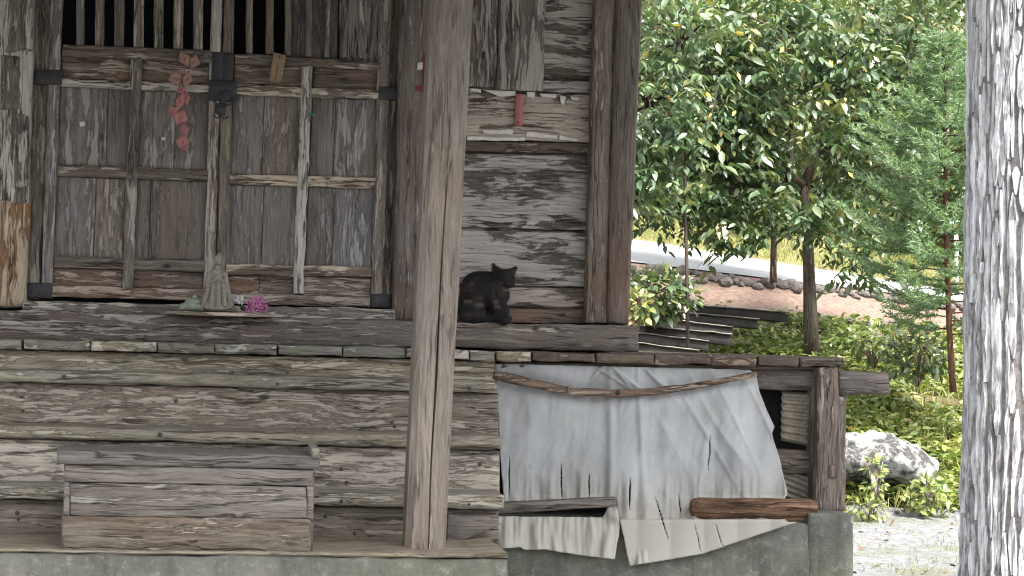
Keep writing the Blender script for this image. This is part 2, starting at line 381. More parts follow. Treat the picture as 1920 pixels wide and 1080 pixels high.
# leaf and hair tools
LT = np.array([[0, 0, 0], [-0.24, 0.30, 0.05], [0.24, 0.30, 0.05], [-0.22, 0.62, 0.03], [0.22, 0.62, 0.03], [0, 1, -0.10], [0, 0.32, 0], [0, 0.64, -0.02]], dtype=float)
LF = np.array([[0, 1, 6], [0, 6, 2], [1, 3, 7], [1, 7, 6], [6, 7, 4], [6, 4, 2], [3, 5, 7], [7, 5, 4]])
def leaf_cloud(name, parent, mat, pos, dirs, nrm, length, width, rnd, template=(LT, LF)):
    T, Fq = template; n = len(pos)
    d = dirs/np.linalg.norm(dirs, axis=1, keepdims=True)
    s = np.cross(d, nrm); s /= (np.linalg.norm(s, axis=1, keepdims=True)+1e-9); u = np.cross(s, d)
    length = np.broadcast_to(length, (n,)); width = np.broadcast_to(width, (n,))
    V = pos[:, None, :] + T[None, :, 0:1]*s[:, None, :]*width[:, None, None]*2 + T[None, :, 1:2]*d[:, None, :]*length[:, None, None] + T[None, :, 2:3]*u[:, None, :]*length[:, None, None]
    F = (Fq[None]+(np.arange(n)*len(T))[:, None, None]).reshape(-1, Fq.shape[1])
    me = bpy.data.meshes.new(name)
    V = V.reshape(-1, 3)
    me.vertices.add(len(V)); me.vertices.foreach_set('co', V.ravel())
    k = Fq.shape[1]
    me.loops.add(F.size); me.loops.foreach_set('vertex_index', F.ravel())
    me.polygons.add(len(F)); me.polygons.foreach_set('loop_start', np.arange(0, F.size, k)); me.polygons.foreach_set('loop_total', np.full(len(F), k))
    a = me.attributes.new('rnd', 'FLOAT', 'POINT'); a.data.foreach_set('value', np.repeat(rnd, len(T)))
    me.update(calc_edges=True); me.validate()
    me.materials.append(mat)
    o = link(bpy.data.objects.new(name, me), parent); o['kind'] = 'stuff'
    return o
def leafmat(name, stops, rough=0.35, transl=0.3, spec=0.5, attr='rnd'):
    t = NT(name); r = t.node('ShaderNodeAttribute', attribute_name='rnd').outputs['Fac']
    if attr != 'rnd': r = t.rnd()
    c = t.ramp(r, stops)
    t.out(c, rough, spec=spec)
    tr = t.node('ShaderNodeBsdfTranslucent', {'Color': t.mix(1.0, c, (1.5, 1.7, 0.8), 'MULTIPLY')})
    mx = t.node('ShaderNodeMixShader', {0: transl, 1: t.bsdf.outputs[0], 2: tr.outputs[0]})
    t.t.links.new(mx.outputs[0], t.n['Material Output'].inputs[0])
    return t.m
def unit(n): 
    v = rng.normal(size=(n, 3)); return v/np.linalg.norm(v, axis=1, keepdims=True)
# ------------------------------------------------------------------ terrain
rows = [(-60, 0, 0), (5.0, 0, 0)]
for Y, a, b in ((7.5, 930, 965), (9.0, 850, 880), (11.0, 735, 765), (12.5, 665, 690), (14.0, 608, 640), (15.8, 492, 562), (20.0, 448, 542),
                (21.0, 436, 528), (27.0, 350, 450), (42.0, 60, 200), (60.0, -250, -150)):
    rows.append((Y, P(1200, a, Y).z, P(1800, b, Y).z))
rows.append((120.0, rows[-1][1]+8, rows[-1][2]+8)); rows.append((260.0, rows[-1][1], rows[-1][2]))
rY = np.array([r[0] for r in rows]); rA = np.array([r[1] for r in rows]); rB = np.array([r[2] for r in rows])
def terrain(x, y, bumps=True):
    a = np.interp(y, rY, rA); b = np.interp(y, rY, rB)
    x1 = 1.9 + (y-0)*0.20; x2 = 3.3+(y)*0.38
    t = np.clip((x-x1)/(x2-x1), -0.6, 1.6)
    z = a+(b-a)*t
    if bumps and 7 < y < 15.3: z += 0.10*nz((x, y, 0), 1.3)+0.05*nz((x, y, 0), 4.0)
    if bumps and y > 21: z += 0.25*nz((x, y, 0), 0.5)
    return float(z)
xs = sorted(set(list(np.linspace(-90, -6, 14))+list(np.linspace(-6, 1.5, 12))+list(np.arange(1.5, 16, 0.3))+list(np.linspace(16, 120, 22))))
ys = sorted(set(list(np.linspace(-60, 4, 14))+list(np.arange(4.5, 24, 0.3))+list(np.linspace(24, 60, 24))+list(np.linspace(64, 260, 10))+[15.8, 20.0]))
V = [(x, y, terrain(x, y)) for y in ys for x in xs]
nx = len(xs)
Fc = [(j*nx+i, j*nx+i+1, (j+1)*nx+i+1, (j+1)*nx+i) for j in range(len(ys)-1) for i in range(nx-1)]
t = NT('ground_earth'); v = t.objvec(False)
n1 = t.noise(v, 1.4, 8, 0.65); n2 = t.noise(v, 14, 6, 0.7); n3 = t.noise(v, 60, 4, 0.7)
sep = t.node('ShaderNodeSeparateXYZ', {0: v})
yy = t.math('ADD', sep.outputs[1], t.math('MULTIPLY', t.math('SUBTRACT', n1, 0.5), 2.6))
gravel = t.mix(t.step(n1, 0.5, 0.6), t.ramp(n2, [(0.35, (0.11, 0.112, 0.115)), (0.65, (0.22, 0.225, 0.235))]), t.ramp(n3, [(0.4, (0.07, 0.075, 0.05)), (0.6, (0.2, 0.2, 0.17))]))
litter = t.ramp(n2, [(0.3, (0.05, 0.04, 0.028)), (0.5, (0.12, 0.085, 0.055)), (0.7, (0.20, 0.19, 0.08))])
earth = t.ramp(n2, [(0.3, (0.13, 0.09, 0.075)), (0.7, (0.29, 0.205, 0.17))])
grass = t.ramp(n2, [(0.3, (0.10, 0.105, 0.04)), (0.7, (0.24, 0.21, 0.10))])
wood_floor = t.ramp(n2, [(0.3, (0.02, 0.025, 0.012)), (0.7, (0.05, 0.06, 0.025))])
c = t.mix(t.step(yy, 8.0, 8.6), gravel, litter)
c = t.mix(t.step(yy, 14.1, 14.6), c, earth)
c = t.mix(t.step(yy, 19.6, 20.4), c, grass)
c = t.mix(t.step(yy, 23.0, 25.5), c, wood_floor)
M['ground'] = t.out(c, 0.95, t.math('ADD', n2, t.math('MULTIPLY', n3, 0.5)), 0.8, 0.03, 0.15)
tag(mesh_obj('ground', V, Fc, M['ground'], None, True), kind='structure')
# road
rx = list(np.arange(-8, 24, 0.6)); ry = list(np.linspace(15.8, 20.0, 9))
V = [(x, y, terrain(x, y, False)+0.02) for y in ry for x in rx]; n = len(rx)
Fc = [(j*n+i, j*n+i+1, (j+1)*n+i+1, (j+1)*n+i) for j in range(len(ry)-1) for i in range(n-1)]
M['road'] = simple('road_pale_concrete', (0.36, 0.365, 0.375), 0.9, 0.1, 2.5, c2=(0.29, 0.29, 0.295))
tag(mesh_obj('road', V, Fc, M['road'], None, True), kind='structure')

def disc(name, parent, mat, px, py, Y, r, th=0.01, n=20):
    c = P(px, py, Y); pts = [c+Vector((0, th, 0)), c+Vector((0, th*0.2, 0)), c]
    return tube(name, parent, mat, pts, [r, r, r*0.75], n)
# ------------------------------------------------------------------ shrine
base = P(760, 1040, -1.0); 
shrine = thing('shrine_building', 'old weathered wooden shrine hall with double doors, deck and front steps', 'shrine', (0.3, 0.0, 0.0))
YD, YP, YB, YK = 0.0, -0.07, -0.24, -1.0    # door, posts, sill beam, deck front

# posts -------------------------------------------------------------
def post(q, Y, th, mat, name='post', **k): return board(name, shrine, mat, q, Y, th, **k)
lp = post([(-60, -60), (66, -60), (46, 578), (-90, 574)], YP, 0.28, M['bark_post'], rough=0.006, bev=0.018)
lp['label'] = 'left door post with flaking grey surface and orange lower patch'
board('repaired_patch', lp, M['orange_post'], [(-80, 368), (57, 380), (45, 576), (-89, 572)], YP-0.009, 0.03, rough=0.005, bev=0.012)
for q in ([(20, -10), (68, -14), (62, 98), (12, 96)], [(4, 100), (40, 104), (36, 206), (0, 204)], [(-20, 110), (0, 110), (-4, 300), (-24, 300)], [(30, 212), (55, 215), (50, 350), (26, 352)]):
    board('loose_flake', lp, M['bark_post'], q, YP-0.006, 0.02, rough=0.014, bev=0.008, step=0.02)
post([(752, -60), (812, -60), (785, 602), (737, 600)], YP, 0.25, M['post'], rough=0.004, bev=0.012)
post([(62, -60), (100, -60), (74, 562), (50, 560)], YP+0.10, 0.1, M['stile'], 'door_jamb')
post([(733, -60), (756, -60), (738, 578), (716, 577)], YP+0.10, 0.1, M['stile'], 'door_jamb')
cp = post([(1118, -60), (1160, -60), (1137, 606), (1098, 605)], YP+0.015, 0.2, M['post'], 'post', rough=0.004, bev=0.008)
cp2 = post([(1158, -60), (1207, -60), (1180, 609), (1137, 607)], YP-0.005, 0.25, M['post'], 'post', rough=0.005, bev=0.012)
# red paper scraps on the post beside the door
for q in ([(792, 108), (806, 112), (803, 172), (796, 168)], [(778, 162), (803, 160), (801, 174), (780, 170)]):
    board('red_paper_scrap', lp if False else shrine, M['red_paper'], q, YP-0.006, 0.004, rough=0.004, bev=0.001, step=0.02)
board('white_paper_scrap', shrine, M['paper'], [(783, 118), (793, 116), (792, 130), (782, 131)], YP-0.007, 0.003, rough=0.003, bev=0.001, step=0.02)

# wall right of the pillar -------------------------------------------
wall = board('wall', shrine, M['wall'], [(800, -60), (1120, -60), (1100, 606), (790, 604)], 0.05, 0.05)
seams = [(-60, 138), (147, 172), (173, 264), (265, 286), (288, 429), (431, 536), (538, 576), (578, 606)]
for k, (a, b) in enumerate(seams):
    sl = 0.028
    x0, x1 = 800, 1118
    d0 = lambda y: y - sl*0.45*(x1-x0)*(1-y/1100) ; d1 = lambda y: y + sl*0.5*(x1-x0)*(1-y/1100)
    board('wall_board', wall, M['wall'] if k < 7 else M['brown_rail'], [(x0, d0(a)+1), (x1-a*0.028, d1(a)+1), (x1-b*0.028, d1(b)-1), (x0, d0(b)-1)], 0.012+0.006*(k % 3 == 1), 0.035, rough=0.004, bev=0.004, step=0.04)
for q, Y in (([(850, -60), (934, -60), (931, 164), (850, 160)], -0.006), ([(935, -60), (1026, -60), (1018, 170), (932, 166)], -0.012)):
    board('upright_board', wall, M['wall_v'], q, Y, 0.02, rough=0.006, bev=0.004)
for q in ([(880, 166), (902, 167), (902, 174), (880, 172)], [(905, 168), (966, 171), (965, 180), (938, 181), (906, 176)][:4], [(988, 172), (1004, 173), (1003, 182), (989, 182)], [(1012, 175), (1044, 177), (1042, 184), (1014, 180)], [(1050, 179), (1062, 181), (1056, 198), (1050, 192)],
          [(905, 243), (962, 243), (962, 252), (906, 250)], [(988, 247), (1044, 254), (1044, 260), (987, 256)], [(876, 256), (986, 258), (984, 264), (876, 263)], [(1048, 254), (1085, 262), (1080, 266), (1048, 263)], [(1070, 180), (1086, 182), (1084, 189), (1072, 187)]):
    board('paper_strip', wall, M['paper'], q, 0.004, 0.004, rough=0.004, bev=0.001, step=0.015)

# sill beam, threshold, deck ------------------------------------------
board('sill_beam', shrine, M['beam'], [(-90, 578), (780, 602), (780, 652), (-90, 638)], YB, 0.30, rough=0.005, bev=0.012)
board('sill_beam', shrine, M['beam'], [(781, 603), (1198, 611), (1199, 660), (781, 651)], YB-0.004, 0.34, rough=0.005, bev=0.012)
board('threshold', shrine, M['rail'], [(44, 563), (742, 579), (742, 604), (40, 584)], YB+0.06, 0.2, rough=0.006, bev=0.01)
deck = board('deck', shrine, M['under'], [(940, 678), (1576, 688), (1576, 694), (940, 689)], YK+0.06, 0.12)
cuts = [-80, 42, 170, 294, 403, 520, 643, 762, 822, 880, 930, 997, 1118, 1228, 1335, 1420, 1500, 1583]
def dtop(x): return np.interp(x, [-80, 0, 500, 780, 930, 1200, 1335, 1583], [634, 636, 646, 653, 659, 664.5, 667, 672])
def dbot(x): return np.interp(x, [-80, 0, 500, 780, 930, 1200, 1335, 1583], [653, 656, 665, 672, 677, 682, 684, 689])
for i in range(len(cuts)-1):
    a, b = cuts[i]+1.2, cuts[i+1]-1.2
    r1, r2 = random.uniform(-1.5, 1.5), random.uniform(-0.8, 1.2)
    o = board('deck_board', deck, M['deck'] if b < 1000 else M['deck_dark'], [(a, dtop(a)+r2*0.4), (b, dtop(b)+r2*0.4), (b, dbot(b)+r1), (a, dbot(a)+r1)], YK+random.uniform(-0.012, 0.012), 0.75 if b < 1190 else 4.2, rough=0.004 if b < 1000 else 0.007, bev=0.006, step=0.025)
# staircase -----------------------------------------------------------
stairs = board('staircase', shrine, M['riser'], [(-90, 655), (931, 679), (931, 1030), (-90, 1005)], YK+0.12, 0.05)
def hz(name, mat, y0l, y0r, y1l, y1r, Y, th, xr, **k):
    return board(name, stairs, mat, [(-90, y0l-2), (xr, y0r), (xr, y1r), (-90, y1l-2)], Y, th, **k)
hz('riser', M['tread'], 655, 678, 700, 722, YK+0.06, 0.05, 929, rough=0.003)
hz('tread', M['tread'], 694, 714, 717, 737, YK-0.22, 0.30, 933, rough=0.005, bev=0.01, wav=0.002)
hz('riser', M['riser'], 716, 738, 805, 826, YK-0.17, 0.04, 935, rough=0.003)
hz('tread', M['tread'], 798, 820, 821, 843, YK-0.47, 0.31, 940, rough=0.005, bev=0.01, wav=0.002)
hz('riser', M['riser'], 822, 845, 918, 936, YK-0.42, 0.04, 938, rough=0.004)
hz('tread', M['tread'], 912, 930, 935, 956, YK-0.72, 0.31, 946, rough=0.005, bev=0.01, wav=0.002)
hz('riser', M['boxwood'], 936, 957, 1022, 1036, YK-0.66, 0.04, 936, rough=0.005, bev=0.008)
hz('sill_plank', M['tread'], 1030, 1040, 1037, 1049, YK-1.22, 0.60, 951, rough=0.004, bev=0.006)
for (x, y, Y) in ((40, 745, YK-0.17), (42, 770, YK-0.17), (330, 752, YK-0.17), (736, 792, YK-0.17), (740, 800, YK-0.17), (200, 850, YK-0.42), (640, 880, YK-0.42), (650, 905, YK-0.42), (900, 870, YK-0.42), (32, 962, YK-0.66), (34, 974, YK-0.66), (665, 1000, YK-0.66), (610, 968, YK-0.66), (120, 706, YK-0.22), (520, 720, YK-0.22), (880, 728, YK-0.22), (300, 815, YK-0.47), (700, 833, YK-0.47), (640, 940, YK-0.72), (880, 946, YK-0.72)):
    disc('nail', stairs, M['iron'], x, y, Y-0.004, random.uniform(0.005, 0.009), 0.008, 8)
# concrete -------------------------------------------------------------
fd = board('step_foundation', shrine, M['concrete_step'], [(-90, 1038), (954, 1050), (957, 1290), (-90, 1290)], YK-1.25, 1.2, rough=0.008, bev=0.012, step=0.08)
ff = board('foundation', shrine, M['concrete'], [(900, 972), (1600, 982), (1602, 1300), (900, 1300)], YK-0.14, 0.5, rough=0.006, bev=0.012, step=0.08)
board('pedestal', ff, M['concrete'], [(1516, 962), (1598, 964), (1600, 1300), (1516, 1300)], YK-0.147, 0.4, rough=0.006, bev=0.010, step=0.06)
x0 = P(1598, 964, YK-0.1).x
box('foundation', shrine, M['concrete'], (x0-0.5, YK+0.36, -0.1), (x0-0.004, 4.0, P(1598, 975, YK).z))
box('foundation', shrine, M['concrete'], (-5.0, 0.2, -0.1), (x0-0.52, 4.0, 0.7))

# under deck at the right corner ----------------------------------------
board('corner_post', shrine, M['under_v'], [(1535, 690), (1571, 690), (1586, 960), (1531, 960)], YK+0.01, 0.16, rough=0.005, bev=0.012)
board('corner_post', shrine, M['under_v'], [(1560, 742), (1588, 742), (1586, 958), (1560, 958)], YK+0.05, 0.16, rough=0.004, bev=0.01)
board('peg', shrine, M['under_v'], [(1556, 872), (1570, 872), (1570, 896), (1556, 896)], YK+0.0, 0.04, rough=0.002, bev=0.003)
board('edge_beam', shrine, M['under'], [(1230, 684), (1536, 692), (1536, 733), (1230, 727)], YK+0.09, 0.14, rough=0.004, bev=0.008)
board('edge_beam', shrine, M['under'], [(1571, 695), (1668, 699), (1670, 741), (1571, 738)], YK+0.04, 0.16, rough=0.006, bev=0.012)
board('cross_rail', shrine, M['under'], [(1440, 842), (1536, 846), (1536, 890), (1440, 886)], YK+0.12, 0.08, rough=0.004, bev=0.006)
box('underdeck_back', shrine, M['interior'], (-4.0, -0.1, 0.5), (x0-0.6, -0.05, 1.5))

# porch pillar -----------------------------------------------------------
def pillar():
    Y = YK-1.05; n = 40
    top = (P(811, -10, Y), P(889, -10, Y)); bot = (P(760, 1041, Y), P(836, 1043, Y))
    ext = 1.28
    prof = [(0, 0.16), (0.0, 0.03), (0.15, 0.0), (0.40, 0), (0.52, 0.0), (0.545, 0.0), (0.57, 0.0), (0.85, 0), (1.0, 0.03), (1.0, 0.16)]
    V = []; F = []; K = len(prof)
    for j in range(n+1):
        v = j/n*ext
        for k, (s, d) in enumerate(prof):
            p = lerp(lerp(bot[0], bot[1], s), lerp(top[0], top[1], s), v)
            z = p.z
            cr = max(0, 0.030*(1-abs(v-0.32)/0.42)) if k == 5 else 0
            p = p + Vector((0.004*nz((k*3, z*3, 1)) + (0.012*nz((7, z*2.0, 3)) if k in (4, 5, 6) else 0), d+cr+0.004*nz((k*5, z*6, 5)), 0))
            V.append(p)
    for j in range(n):
        for k in range(K):
            k2 = (k+1) % K
            F.append((j*K+k, (j+1)*K+k, (j+1)*K+k2, j*K+k2)[::-1])
    F.append(tuple(range(K))); F.append(tuple(n*K+k for k in range(K))[::-1])
    return mesh_obj('porch_pillar', V, F, M['pillar'], shrine)
pl = pillar(); pl['label'] = 'tall chamfered porch pillar with a long drying crack'

# doors --------------------------------------------------------------------
def leaf(q):
    return board('door_leaf', shrine, M['panel'], q, YD+0.03, 0.02, rough=0.0)
def bars(parent, lst, dy, mat=None):
    for (x0, x1, yb, slant) in lst:
        board('lattice_bar', parent, mat or M['stile'], [(x0+slant, -60), (x1+slant, -60), (x1, yb), (x0, yb)], YD+dy, 0.035, rough=0.002, bev=0.004)
L = leaf([(100, 96), (419, 110), (392, 566), (80, 552)])
Rr = leaf([(421, 110), (736, 128), (712, 576), (394, 566)])
# left leaf
board('stile', L, M['stile'], [(97, -60), (120, -60), (97, 560), (76, 558)], YD-0.012, 0.05, rough=0.003, bev=0.006)
board('stile', L, M['stile'], [(399, -60), (419, -60), (402, 565), (381, 564)], YD-0.012, 0.05, rough=0.003, bev=0.006)
board('stile', Rr, M['stile'], [(421, -60), (441, -60), (427, 566), (404, 566)], YD-0.010, 0.05, rough=0.003, bev=0.006)
board('stile', Rr, M['stile'], [(714, -60), (738, -60), (717, 577), (695, 576)], YD-0.012, 0.05, rough=0.003, bev=0.006)
bars(L, [(143, 158, 86, 0), (178, 195, 87, 1), (214, 232, 88, 1), (251, 269, 90, 1), (288, 306, 91, 1), (325, 343, 92, 1), (362, 380, 93, 1)], 0.0)
bars(Rr, [(461, 474, 100, 1), (498, 513, 102, 1), (534, 546, 104, 1), (573, 584, 106, 2), (609, 618, 107, 2), (640, 650, 108, 2), (672, 682, 110, 2)], 0.0)
board('blind_board', Rr, M['wall_v'], [(544, -60), (636, -60), (633, 118), (541, 115)], YD+0.03, 0.015)
board('blind_board', Rr, M['wall_v'], [(638, -60), (716, -60), (712, 122), (635, 118)], YD+0.034, 0.015)
def rail(parent, q, mat='rail', Y=-0.016, name='rail', **k): return board(name, parent, M[mat], q, YD+Y, 0.045, rough=k.pop('rough', 0.004), bev=0.005, **k)
rail(L, [(117, 83), (399, 94), (397, 118), (116, 104)])
rail(L, [(114, 146), (397, 158), (396, 174), (113, 161)])
rail(L, [(108, 308), (390, 319), (389, 340), (107, 330)])
rail(L, [(101, 479), (385, 488), (384, 510), (100, 502)])
rail(L, [(98, 534), (383, 542), (382, 563), (97, 556)], 'brown_rail')
rail(Rr, [(441, 100), (716, 116), (715, 131), (440, 120)])
rail(Rr, [(438, 158), (713, 169), (712, 186), (437, 178)])
rail(Rr, [(431, 326), (705, 333), (704, 353), (430, 346)])
rail(Rr, [(424, 494), (697, 500), (696, 520), (423, 516)])
rail(Rr, [(422, 550), (695, 556), (694, 576), (421, 569)], 'brown_rail')
# panels, two boards in each field
def field(parent, q, splits, mat, Y=0.016):
    ps = [0]+splits+[1]
    for a, b in zip(ps[:-1], ps[1:]):
        f = lambda s, A, B: (A[0]+(B[0]-A[0])*s, A[1]+(B[1]-A[1])*s)
        g = 0.004
        board('panel_board', parent, M[mat], [f(a+g, q[0], q[1]), f(b-g, q[0], q[1]), f(b-g, q[3], q[2]) if False else f(b-g, q[3], q[2]), f(a+g, q[3], q[2])], YD+Y+random.uniform(-0.003, 0.003), 0.012, rough=0.002, bev=0.002)
field(L, [(113, 163), (246, 168), (242, 314), (107, 309)], [0.68], 'panel')
field(L, [(262, 168), (396, 174), (389, 319), (258, 314)], [0.52], 'panel')
field(L, [(106, 331), (242, 336), (236, 484), (101, 479)], [0.55], 'panel')
field(L, [(257, 336), (389, 341), (384, 488), (252, 484)], [0.2], 'panel')
field(L, [(116, 104), (246, 110), (246, 152), (114, 146)], [], 'brown_rail', 0.012)
field(L, [(265, 112), (397, 118), (396, 158), (263, 153)], [], 'brown_rail', 0.012)
field(L, [(100, 503), (232, 507), (230, 538), (98, 534)], [], 'brown_rail', 0.010)
field(L, [(250, 507), (384, 511), (383, 542), (248, 538)], [], 'brown_rail', 0.010)
field(Rr, [(437, 179), (568, 184), (562, 330), (431, 326)], [0.45], 'panel')
field(Rr, [(586, 184), (712, 187), (705, 334), (580, 330)], [0.35], 'panel')
field(Rr, [(430, 347), (561, 350), (555, 498), (424, 494)], [0.5], 'panel')
field(Rr, [(579, 350), (704, 354), (697, 500), (572, 498)], [0.4], 'panel')
field(Rr, [(440, 121), (566, 126), (565, 165), (438, 158)], [], 'brown_rail', 0.012)
field(Rr, [(588, 127), (715, 132), (713, 170), (587, 166)], [], 'brown_rail', 0.012)
field(Rr, [(423, 517), (550, 519), (549, 554), (422, 550)], [0.5], 'brown_rail', 0.010)
field(Rr, [(570, 519), (696, 521), (695, 556), (568, 554)], [], 'brown_rail', 0.010)
board('muntin', L, M['stile'], [(246, 108), (267, 106), (249, 540), (230, 540)], YD-0.024, 0.05, rough=0.005, bev=0.008)
board('muntin', Rr, M['batten'], [(566, 124), (587, 122), (569, 552), (549, 552)], YD-0.024, 0.05, rough=0.006, bev=0.008)
# iron fittings
def iron(parent, q, Y, name='iron_bracket', th=0.012): return board(name, parent, M['iron'], q, Y, th, rough=0.0015, bev=0.003, step=0.03)
iron(L, [(66, 131), (118, 131), (116, 159), (64, 158)], YD-0.020, th=0.03)
iron(L, [(50, 530), (98, 531), (96, 560), (48, 558)], YD-0.020, th=0.03)
iron(Rr, [(711, 162), (754, 163), (752, 188), (709, 186)], YD-0.020, th=0.03)
iron(Rr, [(697, 551), (735, 552), (733, 577), (695, 576)], YD-0.020, th=0.03)
iron(L, [(398, 97), (418.5, 98), (417, 153), (396, 152)], YD-0.018, 'iron_plate')
iron(Rr, [(420.5, 98), (439, 99), (437, 154), (419, 153)], YD-0.018, 'iron_plate')
lk = iron(Rr, [(392, 150), (444, 152), (443, 190), (391, 188)], YD-0.032, 'lock_plate', 0.02)
disc('lock_boss', lk if False else Rr, M['iron'], 421, 180, YD-0.046, 0.026, 0.014)
disc('lock_boss', Rr, M['iron'], 421, 180, YD-0.054, 0.011, 0.010)
iron(Rr, [(396, 157), (440, 158), (440, 163), (396, 162)], YD-0.038, 'hasp', 0.012)
tube('lock_ring', Rr, M['iron'], [P(421+24*math.cos(a), 178+20*math.sin(a), YD-0.05) for a in np.linspace(0.1, math.pi-0.1, 12)], [0.0045]*12, 6)
iron(Rr, [(403, 192), (424, 193), (422, 216), (402, 215)], YD-0.014, 'iron_plate')
tube('hook', Rr, M['iron'], [P(400, 216, YD-0.03), P(408, 222, YD-0.035), P(413, 214, YD-0.04), P(420, 223, YD-0.035), P(427, 219, YD-0.03)], [0.004]*5, 6)
# scraps stuck on the door
board('white_paper_scrap', L, M['paper'], [(149, 228), (159, 227), (160, 236), (150, 238)], YD+0.011, 0.003, rough=0.003, bev=0.0006, step=0.01)
board('white_paper_scrap', L, M['paper'], [(303, 257), (310, 258), (309, 264), (302, 263)], YD+0.011, 0.003, rough=0.002, bev=0.0006, step=0.01)
board('green_tape_scrap', Rr, M['green_bit'], [(579, 212), (592, 214), (590, 218), (580, 216)], YD-0.027, 0.003, rough=0.002, bev=0.0006, step=0.01)

# closed hall behind the doors, side wall and roof ----------------------------
xr = P(1180, 300, 0).x
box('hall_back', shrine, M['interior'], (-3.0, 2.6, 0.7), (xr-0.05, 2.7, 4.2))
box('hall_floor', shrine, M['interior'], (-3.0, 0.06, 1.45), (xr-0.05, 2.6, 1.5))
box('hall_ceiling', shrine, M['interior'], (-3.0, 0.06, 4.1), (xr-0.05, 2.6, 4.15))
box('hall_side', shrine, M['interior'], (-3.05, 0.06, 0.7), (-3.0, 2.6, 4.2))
sw = box('side_wall', shrine, M['wall'], (xr-0.045, 0.2, 1.5), (xr-0.0, 2.7, 4.2))
board3('lintel', shrine, M['beam'], [Vector((-3, -0.06, 4.2)), Vector((xr, -0.06, 4.2)), Vector((xr, -0.06, 3.55)), Vector((-3, -0.06, 3.55))], Vector((0, 1, 0)), 0.15)
def slab(name, mat, a, b, c, d, th):
    a, b, c, d = map(Vector, (a, b, c, d)); n = Vector((0, 0, th))
    return mesh_obj(name, [a, b, c, d, a+n, b+n, c+n, d+n], [(3, 2, 1, 0), (4, 5, 6, 7), (0, 1, 5, 4), (1, 2, 6, 5), (2, 3, 7, 6), (3, 0, 4, 7)], mat, shrine)
M['thatch'] = simple('roof_shingle', (0.10, 0.09, 0.08), 0.9, 0.3, 12)
rf = slab('roof', M['thatch'], (-5, -2.9, 3.50), (3.7, -2.9, 3.50), (3.7, 1.4, 5.6), (-5, 1.4, 5.6), 0.14)  # out of view; eave drawn far out to shade deck and tarpaulin
slab('roof', M['thatch'], (-5, 1.4, 5.6), (3.7, 1.4, 5.6), (3.7, 3.9, 4.6), (-5, 3.9, 4.6), 0.14)
slab('porch_roof', M['thatch'], (-4.2, -3.7, 3.1), (2.05, -3.7, 3.1), (2.05, -2.2, 3.7), (-4.2, -2.2, 3.7), 0.10)  # out of view; widened to keep direct sun off the steps
for k in range(20):
    x = -4.8+k*0.45
    slab('rafter', M['soffit'], (x, -2.8, 3.43), (x+0.07, -2.8, 3.43), (x+0.07, 0.3, 4.95), (x, 0.3, 4.95), 0.09)
board3('porch_beam', shrine, M['beam'], [Vector((-4, -2.12, 3.62)), Vector((1.4, -2.12, 3.62)), Vector((1.4, -2.12, 3.38)), Vector((-4, -2.12, 3.38))], Vector((0, 1, 0)), 0.2)

# ------------------------------------------------------------------ offering box
YO = YK-1.20
ob = thing('offering_box', 'long plank offering box with overhanging lid standing before the steps', 'box', P(350, 1040, YO+0.15))
board('lid', ob, M['boxwood'], [(106, 844), (600, 854), (600, 880), (108, 870)], YO-0.014, 0.33, rough=0.004, bev=0.008)
board('lid_batten', ob, M['tread'], [(584, 840), (600, 841), (601, 858), (585, 857)], YO-0.032, 0.3, rough=0.004, bev=0.008)
board('front_plank', ob, M['boxwood'], [(121, 870), (588, 881), (587, 912), (121, 904)], YO, 0.03, rough=0.003, bev=0.005)
board('front_plank', ob, M['boxwood'], [(132, 905), (574, 913), (574, 972), (132, 966)], YO-0.003, 0.03, rough=0.004, bev=0.003)
board('front_plank', ob, M['boxwood_low'], [(117, 967), (583, 973), (582, 1046), (118, 1036)], YO-0.005, 0.035, rough=0.006, bev=0.008)
board('corner_stile', ob, M['boxwood'], [(120, 903), (132, 905), (132, 968), (119, 966)], YO+0.004, 0.03)
board('corner_stile', ob, M['boxwood'], [(574, 911), (588, 912), (587, 974), (574, 973)], YO+0.005, 0.03)
p0 = P(122, 870, YO+0.04); p1 = P(586, 1040, YO+0.04)
for x in (p0.x, p1.x-0.025): box('side_plank', ob, M['boxwood'], (x, YO+0.036, p1.z), (x+0.025, YO+0.28, p0.z-0.02))
box('back_plank', ob, M['boxwood'], (p0.x, YO+0.28, p1.z), (p1.x, YO+0.30, p0.z-0.02))

# ------------------------------------------------------------------ things on the sill
shelf_Y = YB-0.13
sh = thing('shelf_board', 'thin wooden shelf board on the sill carrying the stone figure', 'shelf', P(408, 590, YB-0.05))
board('shelf_top', sh, M['rail'], [(309, 583), (508, 588), (508, 595), (312, 590)], shelf_Y, 0.20, rough=0.0015, bev=0.002)
S = (P(500, 588, shelf_Y+0.06)-P(310, 583, shelf_Y+0.06)).length/190.0   # metres per photo pixel there
def at(px, py, Y, o=None):
    return P(px, py, Y)
Ys = shelf_Y+0.075
fig = thing('stone_figure', 'small weathered stone figure of a robed standing deity on a rocky base', 'statue', P(408, 582, Ys))
def E(px, py, rx, ry, rz, dy=0, tilt=0): return ('e', P(px, py, Ys+dy*S), (rx*S, ry*S, rz*S), Matrix.Rotation(tilt, 4, 'Y'))
def C(ax, ay, bx, by, r0, r1, da=0, db=0): return ('c', P(ax, ay, Ys+da*S), P(bx, by, Ys+db*S), r0*S, r1*S)
